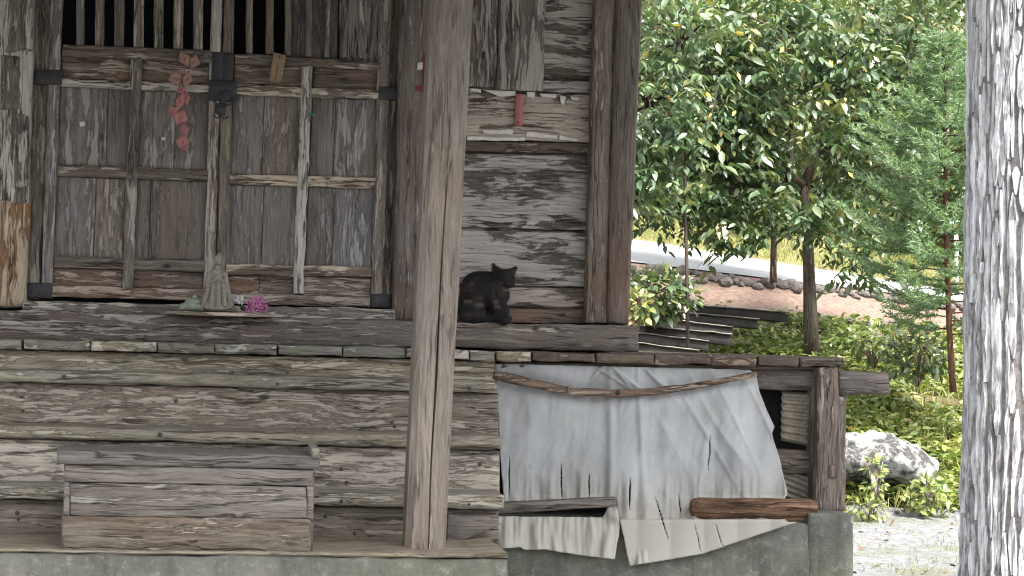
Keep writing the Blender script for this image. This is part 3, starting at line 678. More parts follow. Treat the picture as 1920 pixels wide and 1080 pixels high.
blob('figure_body', fig, M['stone_fig'], [
    C(407, 522, 407, 568, 12, 18), E(407, 513, 15, 9, 8), E(409, 488, 8.5, 8.5, 10, -4), E(411, 481, 6, 6, 7, 2), C(409, 497, 408, 506, 5, 6),
    C(394, 514, 390, 545, 6, 5, -3, -8), C(390, 545, 385, 566, 5, 7, -8, -4), C(421, 514, 426, 548, 6, 6, -3, -7), C(426, 548, 431, 568, 6, 6, -7, -3),
    C(398, 528, 408, 520, 4, 4, -12, -14), C(418, 528, 408, 520, 4, 4, -12, -14), C(400, 535, 397, 572, 4, 5, -12, -18), C(409, 532, 410, 572, 4, 5, -14, -19), C(418, 535, 421, 572, 4, 5, -11, -17),
    E(395, 574, 14, 15, 9, -3), E(416, 574, 18, 17, 9, -2), E(385, 570, 9, 10, 8, -2), E(430, 572, 9, 10, 9, 0), E(406, 578, 20, 18, 6, -6)],
    0.0022, 0.003, 0.0014, 60)
dome = thing('mossy_stone', 'low grey-green domed stone beside the figure on the shelf', 'stone', P(360, 580, Ys))
blob('stone_body', dome, M['celadon'], [E(360, 574, 22, 17, 9), E(362, 566, 15, 12, 8), E(365, 557, 5, 5, 5), E(345, 577, 10, 10, 6), E(376, 576, 9, 10, 7)], 0.0025, 0.006, 0.002, 70)
# bouquet
bq = thing('flower_bouquet', 'pink artificial flowers with one white bloom on the shelf', 'flowers', P(475, 583, Ys))
def flower(px, py, r, mat, dy, n=5):
    c = P(px, py, Ys+dy*S); V = []; F = []
    tilt = Matrix.Rotation(random.uniform(-0.6, 0.6), 3, 'X') @ Matrix.Rotation(random.uniform(-0.6, 0.6), 3, 'Z')
    for k in range(n):
        a = 2*math.pi*k/n+random.uniform(-0.2, 0.2)
        b = len(V)
        for rr, da, dp in ((0.1, 0, 0.0), (0.65, -0.42, -0.25), (1.0, -0.2, -0.12), (1.0, 0.2, -0.12), (0.65, 0.42, -0.25), (0.6, 0, -0.12)):
            V.append(c + tilt @ Vector((math.cos(a+da)*rr*r*S, dp*r*S, math.sin(a+da)*rr*r*S)))
        F += [(b, b+1, b+5), (b+1, b+2, b+5), (b+2, b+3, b+5), (b+3, b+4, b+5), (b+4, b, b+5)]
    f = mesh_obj('flower', V, F, mat, bq)
    f2 = blob_ball('flower_centre', f, M['gold'] if mat is M['petal_white'] else M['petal_pink'], c+Vector((0, -0.003, 0)), 0.2*r*S)
    return f
def blob_ball(name, parent, mat, c, r):
    bm = bmesh.new(); bmesh.ops.create_icosphere(bm, subdivisions=1, radius=r, matrix=Matrix.Translation(c)); return bm_obj(name, bm, mat, parent, True)
for (x, y, r, d) in ((466, 572, 10, -8), (480, 566, 10, -14), (492, 572, 10, -8), (486, 578, 9, -18), (474, 578, 9, -16), (488, 560, 8, -4), (497, 579, 7, -10), (462, 580, 6, -12), (478, 558, 6, 0)):
    flower(x, y, r, M['petal_pink'], d)
flower(449, 561, 9, M['petal_white'], -8, 6); flower(452, 566, 6, M['petal_white'], -12, 5)
for (x, y, x2, y2) in ((458, 584, 450, 562), (470, 584, 466, 570), (480, 584, 484, 566), (490, 584, 492, 570)):
    tube('stem', bq, M['stem'], [P(x, y, Ys), P(x2, y2, Ys-6*S)], [0.003, 0.0025], 6)
def simple_leaf(name, parent, mat, base, d, nrm, L, W):
    d = d.normalized(); s = d.cross(nrm).normalized()
    V = [base, base+d*L*0.4+s*W*0.5, base+d*L, base+d*L*0.4-s*W*0.5, base+d*L*0.45-nrm*W*0.15]
    return mesh_obj(name, V, [(0, 1, 4), (1, 2, 4), (2, 3, 4), (3, 0, 4)], mat, parent)
for k in range(9):
    simple_leaf('leaf', bq, M['stem'], P(452+k*5, 583, Ys-6*S), Vector((random.uniform(-1, 1), -0.7, random.uniform(0.2, 1))), Vector((0, -1, 0.3)), 16*S, 8*S)

# hanging cloth ornament -----------------------------------------------
Yh = YD-0.055
hang = thing('hanging_ornament', 'string of folded pink and peach cloth diamonds hanging on the left door', 'ornament', P(344, 100, Yh))
tube('string', hang, M['string'], [P(348, 92, Yh+0.02), P(346, 130, Yh), P(341, 170, Yh), P(342, 220, Yh), P(344, 278, Yh)], [0.002]*5, 5)
def puff(px, py, w, h, mat, rot, dy=0.0, name='cloth_diamond'):
    c = P(px, py, Yh+dy); s = 2.53e-3
    n = 12; V = []; F = []
    ring = []
    for k in range(n):
        a = 2*math.pi*k/n
        e = 1/(abs(math.cos(a))+abs(math.sin(a)))
        e = e**0.75
        ring.append((math.cos(a)*e*w*0.66*s, math.sin(a)*e*h*0.62*s))
    def pt(x, z, y):
        xr_ = x*math.cos(rot)-z*math.sin(rot); zr = x*math.sin(rot)+z*math.cos(rot)
        return c+Vector((xr_, y, zr))
    for (sc, y) in ((0.5, -0.026), (0.88, -0.014), (1.0, 0.004), (0.6, 0.016)):
        for (x, z) in ring: V.append(pt(x*sc, z*sc, y+0.004*nz((x*300, z*300, px))))
    for r in range(3):
        for k in range(n): F.append((r*n+k, r*n+(k+1) % n, (r+1)*n+(k+1) % n, (r+1)*n+k))
    V.append(pt(0, 0, -0.016 if h > 12 else -0.03)); V.append(pt(0, 0, 0.014))
    for k in range(n):
        F.append((len(V)-2, (k+1) % n, k)); F.append((len(V)-1, 3*n+k, 3*n+(k+1) % n))
    return mesh_obj(name, V, F, mat, hang, False)
for a in ((346, 110, 17, 26, 'peach', 0.5), (363, 115, 20, 22, 'peach', -0.3, 0.01), (331, 146, 24, 26, 'peach', 0.3), (351, 148, 15, 26, 'peach', -0.25, -0.01),
          (340, 168, 13, 14, 'pink', 0.2), (338, 190, 13, 34, 'pink', -0.3, -0.01), (348, 184, 12, 26, 'pink', 0.15, 0.01), (326, 207, 20, 18, 'pink', 0.5), (338, 220, 24, 26, 'pink', -0.4, -0.005),
          (346, 243, 12, 22, 'pink', 0.2), (342, 266, 20, 24, 'pink', -0.2), (346, 276, 12, 14, 'pink', 0.4, -0.006)):
    puff(a[0], a[1], a[2], a[3], M[a[4]], a[5], a[6] if len(a) > 6 else 0.0)
# wooden tag and red plaque
tg = thing('wooden_tag', 'small tan wooden tag tilted on the upper right door rail', 'tag', P(520, 126, YD-0.03))
board('tag_board', tg, M['tagwood'], [(513, 98), (536, 103), (527, 157), (504, 153)], YD-0.034, 0.012, rough=0.002, bev=0.004, step=0.02)
disc('nail', tg, M['iron'], 524, 106, YD-0.036, 0.004, 0.006, 8)
rp = thing('red_plaque', 'narrow faded red plaque nailed to the peeling wall', 'plaque', P(974, 205, -0.01))
board('plaque_board', rp, M['red_plaque'], [(967, 176), (983, 177), (980, 236), (965, 235)], -0.012, 0.012, rough=0.0015, bev=0.004, step=0.02)
disc('nail', rp, M['iron'], 972, 230, -0.015, 0.005, 0.006, 8)

# ------------------------------------------------------------------ cat
Yc = YB+0.10
SC = (P(960, 600, Yc)-P(860, 600, Yc)).length/100
cat = thing('cat', 'tortoiseshell cat crouching on the sill with a paw over its edge', 'cat', P(905, 604, Yc))
def E(px, py, rx, ry, rz, dy=0, tilt=0): return ('e', P(px, py, Yc+dy*SC), (rx*SC, ry*SC, rz*SC), Matrix.Rotation(tilt, 4, 'Y'))
def C(ax, ay, bx, by, r0, r1, da=0, db=0): return ('c', P(ax, ay, Yc+da*SC), P(bx, by, Yc+db*SC), r0*SC, r1*SC)
t = NT('fur_tortoiseshell'); att = t.node('ShaderNodeAttribute', attribute_name='fur').outputs['Color']
v = t.objvec(False); n1 = t.noise(v, 260, 3, 0.7); 
cfur = t.mix(t.math('MULTIPLY', n1, 0.55), att, (0.006, 0.006, 0.008))
M['fur'] = t.out(cfur, 0.75, n1, 0.5, 0.002, 0.25)
cb = blob('cat_body', cat, M['fur'], [
    E(896, 548, 33, 32, 39, 4, 0.15), E(888, 572, 29, 31, 30, 2), E(915, 545, 26, 27, 36, 0, -0.15), E(930, 556, 19, 22, 32, -8, -0.1),
    C(928, 528, 944, 524, 18, 14, -6, -14), C(934, 530, 938, 552, 16, 17, -8, -14),
    E(946, 521, 17.5, 16, 15.5, -16), E(949, 531, 10, 9, 8, -26), E(938, 530, 10, 9, 9, -18), E(956, 529, 9, 9, 9, -16),
    C(930, 508, 924.5, 495, 6.5, 1.8, -12, -11), C(934, 508, 926, 498, 5.5, 2.0, -13, -11), C(960, 511, 968.5, 501, 5.5, 1.6, -16, -15), C(957, 510, 966, 503, 5.5, 2.0, -15, -15),
    E(885, 582, 25, 22, 24, -16, 0.2), C(872, 595, 918, 597, 9, 8, -28, -30), C(918, 597, 930, 598, 7, 6, -30, -36),
    C(936, 560, 946, 584, 10, 7, -20, -24), C(946, 584, 941, 597, 7, 6.5, -24, -38), C(941, 597, 944, 603, 6.5, 5.5, -38, -44), E(946, 602, 8, 9, 5, -47),
    C(924, 562, 934, 588, 10, 7, -18, -30), C(934, 588, 944, 596, 7, 6, -30, -38), E(951, 597, 9, 8, 5.5, -40),
    E(896, 594, 32, 26, 10, -6)], 0.004, 0.014, 0.0016, 55)
attr = cb.data.attributes.new('fur', 'FLOAT_COLOR', 'POINT')
BLK, BRN, CRM = (0.011, 0.011, 0.014), (0.042, 0.027, 0.02), (0.095, 0.068, 0.05)
pat = [(950, 543, 16, 5, CRM), (936, 540, 5, 10, BRN), (925, 545, 4, 12, BRN), (877, 540, 9, 9, BRN), (884, 532, 5, 5, CRM), (880, 566, 11, 4, CRM), (892, 571, 12, 3.5, CRM), (868, 548, 5, 12, BRN),
       (928, 566, 6, 4, CRM), (932, 576, 6, 3.5, CRM), (898, 558, 8, 4, BRN), (942, 552, 9, 5, BRN), (922, 556, 5, 4, BRN), (876, 590, 9, 4, BRN), (908, 585, 3, 5, BRN)]
pats = [(P(x, y, Yc-20*SC), rx*SC, rz*SC, c) for x, y, rx, rz, c in pat]
buf = []
for vv in cb.data.vertices:
    p = vv.co; c = Vector(BLK); h = nz(p, 70, 3)*0.5+nz(p, 25, 8)*0.4
    if nz(p, 28, 17)+0.6*nz(p, 70, 4) > 0.42: c = Vector(BRN)*0.7
    for q, rx, rz, cc in pats:
        d = math.hypot((p.x-q.x)/rx, (p.z-q.z)/rz)+h*1.1
        if d < 1.15: c = c.lerp(Vector(cc), min(1, (1.15-d)*3))
    buf += [c.x, c.y, c.z, 1.0]
attr.data.foreach_set('color', buf)
fv = np.array([tuple(v.co) for v in cb.data.vertices]); fn = np.array([tuple(v.normal) for v in cb.data.vertices]); fc_ = np.array(buf).reshape(-1, 4)[:, 0]
pick = rng.integers(0, len(fv), 16000); fd_ = fn[pick]*0.55+np.array([-0.55, 0, -0.55])+0.3*rng.normal(size=(len(pick), 3))
M['fur_hair'] = leafmat('fur_hair', [(0.0, (0.012, 0.012, 0.015)), (0.35, (0.06, 0.04, 0.03)), (0.8, (0.15, 0.11, 0.082))], 0.6, 0.0, 0.3)
FT = (np.array([[-0.5, 0, 0], [0.5, 0, 0], [0, 1, 0]], dtype=float), np.array([[0, 1, 2]]))
leaf_cloud('fur', cat, M['fur_hair'], fv[pick]+rng.normal(size=(len(pick), 3))*0.0015, fd_, unit(len(pick)), 0.011*(0.6+0.7*rng.random(len(pick))), 0.0007, np.clip((fc_[pick]-0.011)*9+0.12*rng.random(len(pick)), 0, 1), FT)
M['whisker'] = simple('whisker', (0.35, 0.34, 0.33), 0.5)
for sgn, k in ((-1, 0), (-1, 1), (1, 0), (1, 1)):
    tube('whisker', cat, M['whisker'], [P(948.5+sgn*4, 530+k*2, Yc-33*SC), P(948.5+sgn*18, 528+k*6, Yc-34*SC)], [0.0004, 0.0002], 4)
M['cateye'] = simple('cat_eye', (0.03, 0.03, 0.015), 0.35, 0.1, 20)
for (x, y) in ((940.5, 518), (953, 519)):
    bm = bmesh.new(); bmesh.ops.create_icosphere(bm, subdivisions=2, radius=1, matrix=Matrix.Translation(P(x, y, Yc-30*SC)) @ Matrix.Diagonal((2.6*SC, 2.2*SC, 1.3*SC, 1)))
    bm_obj('eye', bm, M['cateye'], cat, True)
M['catnose'] = simple('cat_nose', (0.03, 0.02, 0.02), 0.5)
bm = bmesh.new(); bmesh.ops.create_icosphere(bm, subdivisions=2, radius=1, matrix=Matrix.Translation(P(948.5, 526, Yc-34*SC)) @ Matrix.Diagonal((2.0*SC, 1.8*SC, 1.4*SC, 1)))
bm_obj('nose', bm, M['catnose'], cat, True)

# ------------------------------------------------------------------ tarpaulin, branch, log, plank, corrugated sheets
t = NT('tarpaulin_vinyl'); v = t.objvec(False)
n1 = t.noise(v, 3.0, 5, 0.6); n2 = t.noise(v, 40, 5, 0.7); n3 = t.noise(t.vmath('MULTIPLY', v, (26, 26, 5)), 1, 4, 0.6)
z = t.node('ShaderNodeSeparateXYZ', {0: v}).outputs[2]
zb = P(1200, 935, YK).z
c = t.mix(t.step(n1, 0.35, 0.65), (0.265, 0.272, 0.28), (0.34, 0.348, 0.355))
c = t.mix(t.math('MULTIPLY', t.step(n3, 0.52, 0.72), 0.4), c, (0.22, 0.225, 0.225))
n4 = t.noise(t.vmath('MULTIPLY', v, (5, 5, 1.6)), 1, 7, 0.72); n5 = t.noise(v, 11, 7, 0.7)
c = t.mix(t.math('MULTIPLY', t.step(n4, 0.5, 0.72), 0.4), c, (0.17, 0.165, 0.15))
c = t.mix(t.math('MULTIPLY', t.step(n5, 0.58, 0.72), 0.2), c, (0.2, 0.205, 0.205))
low = t.step(t.math('ADD', z, t.math('MULTIPLY', t.math('SUBTRACT', n1, 0.5), 0.2)), zb+0.12, zb-0.06)
c = t.mix(t.math('MULTIPLY', low, t.math('ADD', 0.45, t.math('MULTIPLY', n3, 0.4))), c, (0.31, 0.285, 0.235))
c = t.mix(t.math('MULTIPLY', t.step(n2, 0.62, 0.70), 0.5), c, (0.15, 0.14, 0.125))
M['tarp'] = t.out(c, 0.55, t.math('ADD', t.math('ADD', n1, t.math('MULTIPLY', n5, 0.12)), t.math('MULTIPLY', n2, 0.08)), 0.2, 0.025, 0.3)
def inpoly(x, y, poly):
    r = False; j = len(poly)-1
    for i in range(len(poly)):
        xi, yi = poly[i]; xj, yj = poly[j]
        if (yi > y) != (yj > y) and x < (xj-xi)*(y-yi)/(yj-yi)+xi: r = not r
        j = i
    return r
def cloth(name, parent, poly, depth, tears, bounds, step=2.5):
    X0, X1, Y0, Y1 = bounds; nx_ = int((X1-X0)/step); ny_ = int((Y1-Y0)/step)
    keep = {}; XY = []; F = []
    def tear_at(tr, y):
        ax, ay, bx, by, w = tr
        if not min(ay, by) <= y <= max(ay, by): return None
        s = (y-ay)/(by-ay)
        return ax+(bx-ax)*s+1.2*nz((y*0.05, ax, 0)), w*min(1, 3.2*s*(1-s)+0.05)
    def vid(i, j):
        if (i, j) not in keep: keep[(i, j)] = len(XY); XY.append([X0+i*step, Y0+j*step])
        return keep[(i, j)]
    cut = set()
    for j in range(ny_):
        for i in range(nx_):
            x = X0+(i+.5)*step; y = Y0+(j+.5)*step
            if not inpoly(x, y, poly): continue
            if any((q := tear_at(tr, y)) and abs(x-q[0]) <= step*0.5 for tr in tears): cut.add((i, j)); continue
            F.append((vid(i, j), vid(i, j+1), vid(i+1, j+1), vid(i+1, j)))
    use = {}
    for f in F:
        for k in range(4):
            e = tuple(sorted((f[k], f[(k+1) % 4]))); use[e] = use.get(e, 0)+1
    rim = set(v for e, c in use.items() if c == 1 for v in e)
    for v in rim:
        x, y = XY[v]; done = False
        for tr in tears:
            q = tear_at(tr, y)
            if q and abs(x-q[0]) < step*1.3:
                XY[v][0] = q[0]+(q[1] if x > q[0] else -q[1]); done = True; break
        if done: continue
        best = None
        for k in range(len(poly)):
            a, b = poly[k], poly[(k+1) % len(poly)]; dx, dy = b[0]-a[0], b[1]-a[1]
            t_ = max(0, min(1, ((x-a[0])*dx+(y-a[1])*dy)/(dx*dx+dy*dy))); qx, qy = a[0]+t_*dx, a[1]+t_*dy
            dd = math.hypot(qx-x, qy-y)
            if best is None or dd < best[0]: best = (dd, qx, qy)
        if best[0] < step*1.5: XY[v] = [best[1]+0.7*nz((x*.07, y*.07, 1)), best[2]+0.9*nz((x*.07, y*.07, 4))]
    o = mesh_obj(name, [P(x, y, depth(x, y)) for x, y in XY], F, M['tarp'], parent, True)
    m = o.modifiers.new('thickness', 'SOLIDIFY'); m.thickness = 0.002; m.offset = 1
    return o
def g(x, c, w): return math.exp(-((x-c)/w)**2)
def dep_up(x, y):
    Y = YK+0.05
    s = (y-690)/250.0
    Y -= 0.03*s
    bx = branch_y(x)
    Y += 0.022*g(y, bx, 16)                                   # pressed in by the branch
    Y -= 0.030*g(x, 1175+0.05*(y-800), 40)*(0.4+0.6*min(1, max(0, s)))   # doubled middle strip
    Y -= 0.012*g(x, 1145, 7); Y -= 0.016*g(x, 1203+0.04*(y-800), 7)
    Y += 0.014*g(x, 1220+0.10*(y-740), 16)*min(1, max(0, s*2))
    Y -= 0.022*g(x-0.55*(y-900)*0.5, 1395, 26)
    Y -= 0.016*g(x, 1330-0.12*(y-800), 10)*max(0, min(1, (y-760)/80))
    Y += 0.012*g(x, 1345-0.12*(y-800), 10)*max(0, min(1, (y-760)/80))
    for (cx, cy, w, sl, a) in ((1120, 700, 5, -0.9, .018), (1140, 702, 4, 0.5, .016), (1165, 705, 5, 0.9, .018), (1180, 712, 5, 0.75, .016), (1225, 705, 6, 0.8, .016), (1255, 735, 8, 0.9, .01)):
        Y -= a*g((x-cx)-(y-cy)/sl*0.75, 0, w)*g(y, cy, 26)
    if y > 880: 
        k = min(1, (y-880)/60.0)
        Y -= k*(0.030*nz((x*.045, y*.006, 3))+0.012*nz((x*.13, y*.01, 6)))
    Y += 0.022*nz((x*.011, y*.007, 2))+0.010*nz((x*.035+y*.006, y*.010, 7))+0.006*abs(nz((x*.06+y*.02, y*.018-x*.01, 5)))
    if x > 1210: Y -= 0.016*max(0, 0.75-abs(3.2*nz((x*.016-y*.010, (x+y)*.0022, 9))))**2*min(1, (x-1210)/60)*g(y, 810, 110)
    if y > 930: Y -= (y-930)/45.0*0.11 if y < 975 else 0.11+(y-975)*0.0006
    if y > 975: Y = min(Y, YK-0.165-0.01*abs(math.sin(x*0.05)))
    return Y
def branch_y(x): return float(np.interp(x, [925, 960, 1010, 1075, 1150, 1220, 1300, 1360, 1420], [702, 710, 722, 735, 737, 736, 724, 713, 702]))
tp = thing('tarpaulin', 'torn whitish tarpaulin hung under the deck edge down to the concrete', 'tarpaulin', P(1200, 975, YK))
up_poly = [(929, 682), (1405, 693), (1417, 702), (1424, 735), (1438, 770), (1452, 800), (1447, 812), (1462, 862), (1477, 926), (1470, 936), (1420, 936), (1480, 980), (1500, 978), (1478, 984), (1430, 1000), (1320, 1038), (1240, 1052), (1180, 1061), (1170, 1010), (1158, 958), (1155, 934), (945, 940), (938, 860)]
upc = cloth('upper_sheet', tp, up_poly, dep_up, [(955, 858, 954, 932, 1.5), (1052, 868, 1053, 934, 1.7), (1104, 888, 1105, 934, 1.7), (1181, 895, 1180, 955, 2.0), (1228, 930, 1252, 1010, 1.9), (1271, 925, 1278, 970, 1.4), (1332, 815, 1328, 880, 1.6), (1302, 984, 1314, 1036, 1.0), (1342, 984, 1354, 1026, 1.0)], (925, 1520, 676, 1066))
def dep_lo(x, y):
    return YK-0.15-0.05*max(0, (y-966)/80)-0.022*nz((x*.05, y*.008, 1))*min(1, (y-950)/40)-0.010*nz((x*.13, y*.02, 3))-0.014*g(x-(y-980)*-0.3, 1150, 10)+0.006*nz((x*.03, y*.03, 5))-(0.03*g(x, 1150, 16)*g(y, 965, 14))
lo_poly = [(870, 972), (930, 968), (1130, 970), (1140, 952), (1157, 950), (1163, 985), (1152, 1049), (1080, 1040), (1020, 1030), (985, 1032), (975, 1026), (930, 1030), (870, 1030)]
cloth('lower_sheet', tp, lo_poly, dep_lo, [], (865, 1170, 946, 1056))
br = thing('bent_branch', 'long bent brown branch holding the tarpaulin against the deck beam', 'branch', P(1170, 738, YK+0.01))
xsb = np.linspace(926, 1418, 40)
tube('branch_stem', br, M['branch'], [P(x, branch_y(x)+1.2*nz((x*.03, 0, 0)), YK+0.005) for x in xsb], [(9.5-4.2*(i/39))*0.00225 for i in range(40)], 9, 0.25, o=2)
tube('knot', br, M['branch'], [P(1068, 733, YK-0.012), P(1066, 725, YK-0.022)], [0.012, 0.006], 7, 0.2)
tube('knot', br, M['branch'], [P(1158, 738, YK-0.008), P(1160, 731, YK-0.022)], [0.010, 0.005], 7, 0.2)
lg = thing('rotten_log', 'short rotten reddish-brown split log lying on the tarpaulin', 'log', P(1410, 975, YK-0.1))
n = 34; V = []; F = []; K = 26
for i in range(n+1):
    s = i/n; x = 1296+(1528-1296)*s
    c = P(x, 953+3*s, YK-0.085)
    for k in range(K):
        a = 2*math.pi*k/K
        r = 0.050*(1+0.10*nz((math.cos(a)*1.6, math.sin(a)*1.6, s*2.2), 1, 3)+0.26*nz((math.cos(a)*4, math.sin(a)*4, s*1.2), 1, 9)+0.07*nz((math.cos(a)*9, math.sin(a)*9, s*6), 1, 1))
        if i < 3: r *= (0.70, 0.9, 0.98)[i]
        if i > n-2: r *= 0.9
        jag = 0.010*nz((k*0.9, 3, 1)) if i == 0 else 0
        V.append(c+Vector((jag, math.cos(a)*r*0.9, math.sin(a)*r*0.95)))
for i in range(n):
    for k in range(K): F.append((i*K+k, i*K+(k+1) % K, (i+1)*K+(k+1) % K, (i+1)*K+k))
F.append(tuple(range(K))[::-1]); F.append(tuple(n*K+k for k in range(K)))
mesh_obj('log_body', V, F, M['log'], lg)
pk = thing('loose_plank', 'narrow loose plank lying across the tarpaulin beside the steps', 'plank', P(1050, 950, YK-0.1))
board('plank_body', pk, M['boxwood'], [(905, 945), (1155, 933), (1157, 950), (905, 966)], YK-0.12, 0.06, rough=0.003, bev=0.005)
sc_ = thing('broken_board', 'broken mossy board end leaning at the foot of the steps', 'board', P(900, 1020, YK-0.7))
board('board_body', sc_, M['boxwood'], [(838, 966), (915, 968), (938, 985), (944, 1026), (836, 1030)][:3]+[(836, 1030)], YK-0.74, 0.03, rough=0.006, bev=0.006)
def corrug(name, parent, q, Y, waves, amp=0.009):
    c = [P(x, y, Y) for x, y in q]; nu, nv = 6, waves*8; V = []; F = []
    for j in range(nv+1):
        for i in range(nu+1):
            p = lerp(lerp(c[0], c[1], i/nu), lerp(c[3], c[2], i/nu), j/nv)
            V.append(p+Vector((0, amp*math.cos(j/nv*waves*2*math.pi), 0)))
    for j in range(nv):
        for i in range(nu): F.append((j*(nu+1)+i, (j+1)*(nu+1)+i, (j+1)*(nu+1)+i+1, j*(nu+1)+i+1))
    o = mesh_obj(name, V, F, M['tin'], parent, True); m = o.modifiers.new('thickness', 'SOLIDIFY'); m.thickness = 0.0015
    return o
M['tin'] = simple('corrugated_tin', (0.30, 0.27, 0.22), 0.6, 0.2, 30, c2=(0.18, 0.155, 0.12))
c1 = thing('corrugated_sheet', 'upright dull corrugated tin sheet under the deck corner above the rail', 'metal sheet', P(1500, 830, YK+0.2), 'corrugated sheets under the deck')
corrug('sheet', c1, [(1466, 733), (1545, 737), (1545, 842), (1464, 826)], YK+0.16, 7)
c2 = thing('corrugated_sheet', 'tilted corrugated tin sheet behind the log, below the rail', 'metal sheet', P(1500, 935, YK+0.2), 'corrugated sheets under the deck')
corrug('sheet', c2, [(1450, 868), (1545, 905), (1545, 960), (1450, 925)], YK+0.15, 5)
dk = board('underdeck_shade_sheet', shrine, M['black'], [(930, 690), (1580, 700), (1580, 985), (930, 985)], YK+0.28, 0.02)  # added black sheet standing in for the dark space below the deck

# ------------------------------------------------------------------ vegetation tools
M['leaf_main'] = leafmat('leaf_broad', [(0.0, (0.03, 0.066, 0.034)), (0.4, (0.06, 0.104, 0.048)), (0.72, (0.115, 0.15, 0.06)), (0.9, (0.20, 0.19, 0.07)), (1.0, (0.30, 0.22, 0.08))], 0.38, 0.17, 0.8)
M['leaf_yellow'] = leafmat('leaf_yellowing', [(0.0, (0.055, 0.105, 0.058)), (0.55, (0.105, 0.16, 0.08)), (0.85, (0.17, 0.20, 0.085)), (0.95, (0.26, 0.23, 0.06)), (1.0, (0.5, 0.36, 0.06))], 0.36, 0.18, 0.9)
M['leaf_far'] = leafmat('leaf_far', [(0.0, (0.035, 0.062, 0.028)), (0.5, (0.09, 0.13, 0.05)), (0.85, (0.22, 0.235, 0.08)), (1.0, (0.42, 0.35, 0.12))], 0.36, 0.22, 0.8)
M['weed'] = leafmat('leaf_weed', [(0.0, (0.06, 0.10, 0.035)), (0.4, (0.15, 0.195, 0.06)), (0.75, (0.28, 0.29, 0.10)), (0.9, (0.33, 0.29, 0.13)), (1.0, (0.26, 0.15, 0.09))], 0.45, 0.25)
M['needle'] = leafmat('needle_cedar', [(0.0, (0.06, 0.11, 0.065)), (0.5, (0.14, 0.215, 0.125)), (1.0, (0.30, 0.38, 0.21))], 0.5, 0.3)
M['bark_dark'] = wood('bark_dark', 'z', (0.02, 0.016, 0.013), (0.06, 0.048, 0.04), (0.13, 0.105, 0.09), famt=0.1, knots=False)
M['bark_mid'] = wood('bark_greybrown', 'z', (0.045, 0.036, 0.03), (0.13, 0.105, 0.088), (0.24, 0.2, 0.17), famt=0.25, knots=False)
M['bark_red'] = wood('bark_red', 'z', (0.05, 0.024, 0.018), (0.12, 0.055, 0.042), (0.19, 0.10, 0.075), famt=0.1, knots=False)

def broadleaf(name, label, foot, trunk, limbs, volumes, nclump, per, leaf, mat, bark, group=None, r0=0.09, shell=0.45, twigs=60, sagg=0.65, rr=(0, 1), gap=None):
    root = thing(name, label, 'tree', foot, group)
    pts = trunk; n = len(pts)
    tube('trunk', root, bark, pts, [r0*(1-0.55*i/(n-1)) for i in range(n)], 10, 0.18, o=len(label))
    geo = []
    for (pp, ra) in limbs: geo.append(tube(None, None, None, pp, [ra*(1-0.75*i/(len(pp)-1)) for i in range(len(pp))], 7, 0.15))
    cl = []; tot = sum(v[2] for v in volumes)
    for (c, rad, wgt) in volumes:
        k = int(nclump*wgt/tot); u = unit(k); rads = (shell+(1-shell)*rng.random(k)**0.6)
        cl.append(np.array(c)+u*rads[:, None]*np.array(rad)*(1+0.18*rng.normal(size=(k, 1))*0.6))
    cl = np.concatenate(cl)
    if gap is not None:
        keep_ = []
        for q in cl:
            v_ = Vector(q)-CAM; dz_ = v_.dot(fwd); ux, uy = 960+FPX*v_.dot(right)/dz_, 540-FPX*v_.dot(up)/dz_
            keep_.append(all(((ux-g0)/g2)**2+((uy-g1)/g3)**2 > 1 for g0, g1, g2, g3 in gap))
        cl = cl[np.array(keep_)]
    ends = [Vector(pp[-1]) for pp, _ in limbs] + [Vector(pp[len(pp)//2]) for pp, _ in limbs] + [Vector(trunk[-1])]
    for k in rng.choice(len(cl), min(twigs, len(cl)), replace=False):
        c = Vector(cl[k]); e = min(ends, key=lambda q: (q-c).length)
        mid = e.lerp(c, 0.5)+Vector((0, 0, 0.1)); geo.append(tube(None, None, None, [e, mid, c], [0.02, 0.013, 0.005], 5))
    if geo:
        Vg, Fg = join_geo(geo); mesh_obj('branches', Vg, Fg, bark, root, True)
    # each clump is a drooping twig with leaves on both sides
    n = len(cl); ax = unit(n); ax[:, 2] = ax[:, 2]*0.4-0.15; ax /= np.linalg.norm(ax, axis=1, keepdims=True)
    tt = (np.arange(per)/(per-1)-0.35)
    pos = cl[:, None, :]+ax[:, None, :]*tt[None, :, None]*leaf*per*0.30
    pos = pos+np.array([0, 0, -1.0])*(tt[None, :, None]**2)*leaf*1.2
    side = np.where(np.arange(per) % 2 == 0, 1.0, -1.0)
    perp = np.cross(ax, np.array([0, 0, 1.0])); perp /= (np.linalg.norm(perp, axis=1, keepdims=True)+1e-6)
    d = ax[:, None, :]*0.55+perp[:, None, :]*side[None, :, None]+np.array([0, 0, -sagg])+0.35*rng.normal(size=(n, per, 3))
    nr = np.array([0, 0, 1.0])+0.45*rng.normal(size=(n, per, 3))
    pos = pos.reshape(-1, 3); d = d.reshape(-1, 3); nr = nr.reshape(-1, 3); N = len(pos)
    L = leaf*(0.5+0.8*rng.random(N)**1.3)*np.repeat(0.8+0.4*rng.random(n), per)
    base = np.repeat(rng.random(n), per)*0.55+rng.random(N)*0.45
    rn = rr[0]+(rr[1]-rr[0])*np.clip(base, 0, 1)
    leaf_cloud('crown', root, mat, pos, d, nr, L, L*0.40, rn)
    return root
def W(px, py, Y): return P(px, py, Y)
def sz(px, Y): return px*(Y+9.3)/FPX

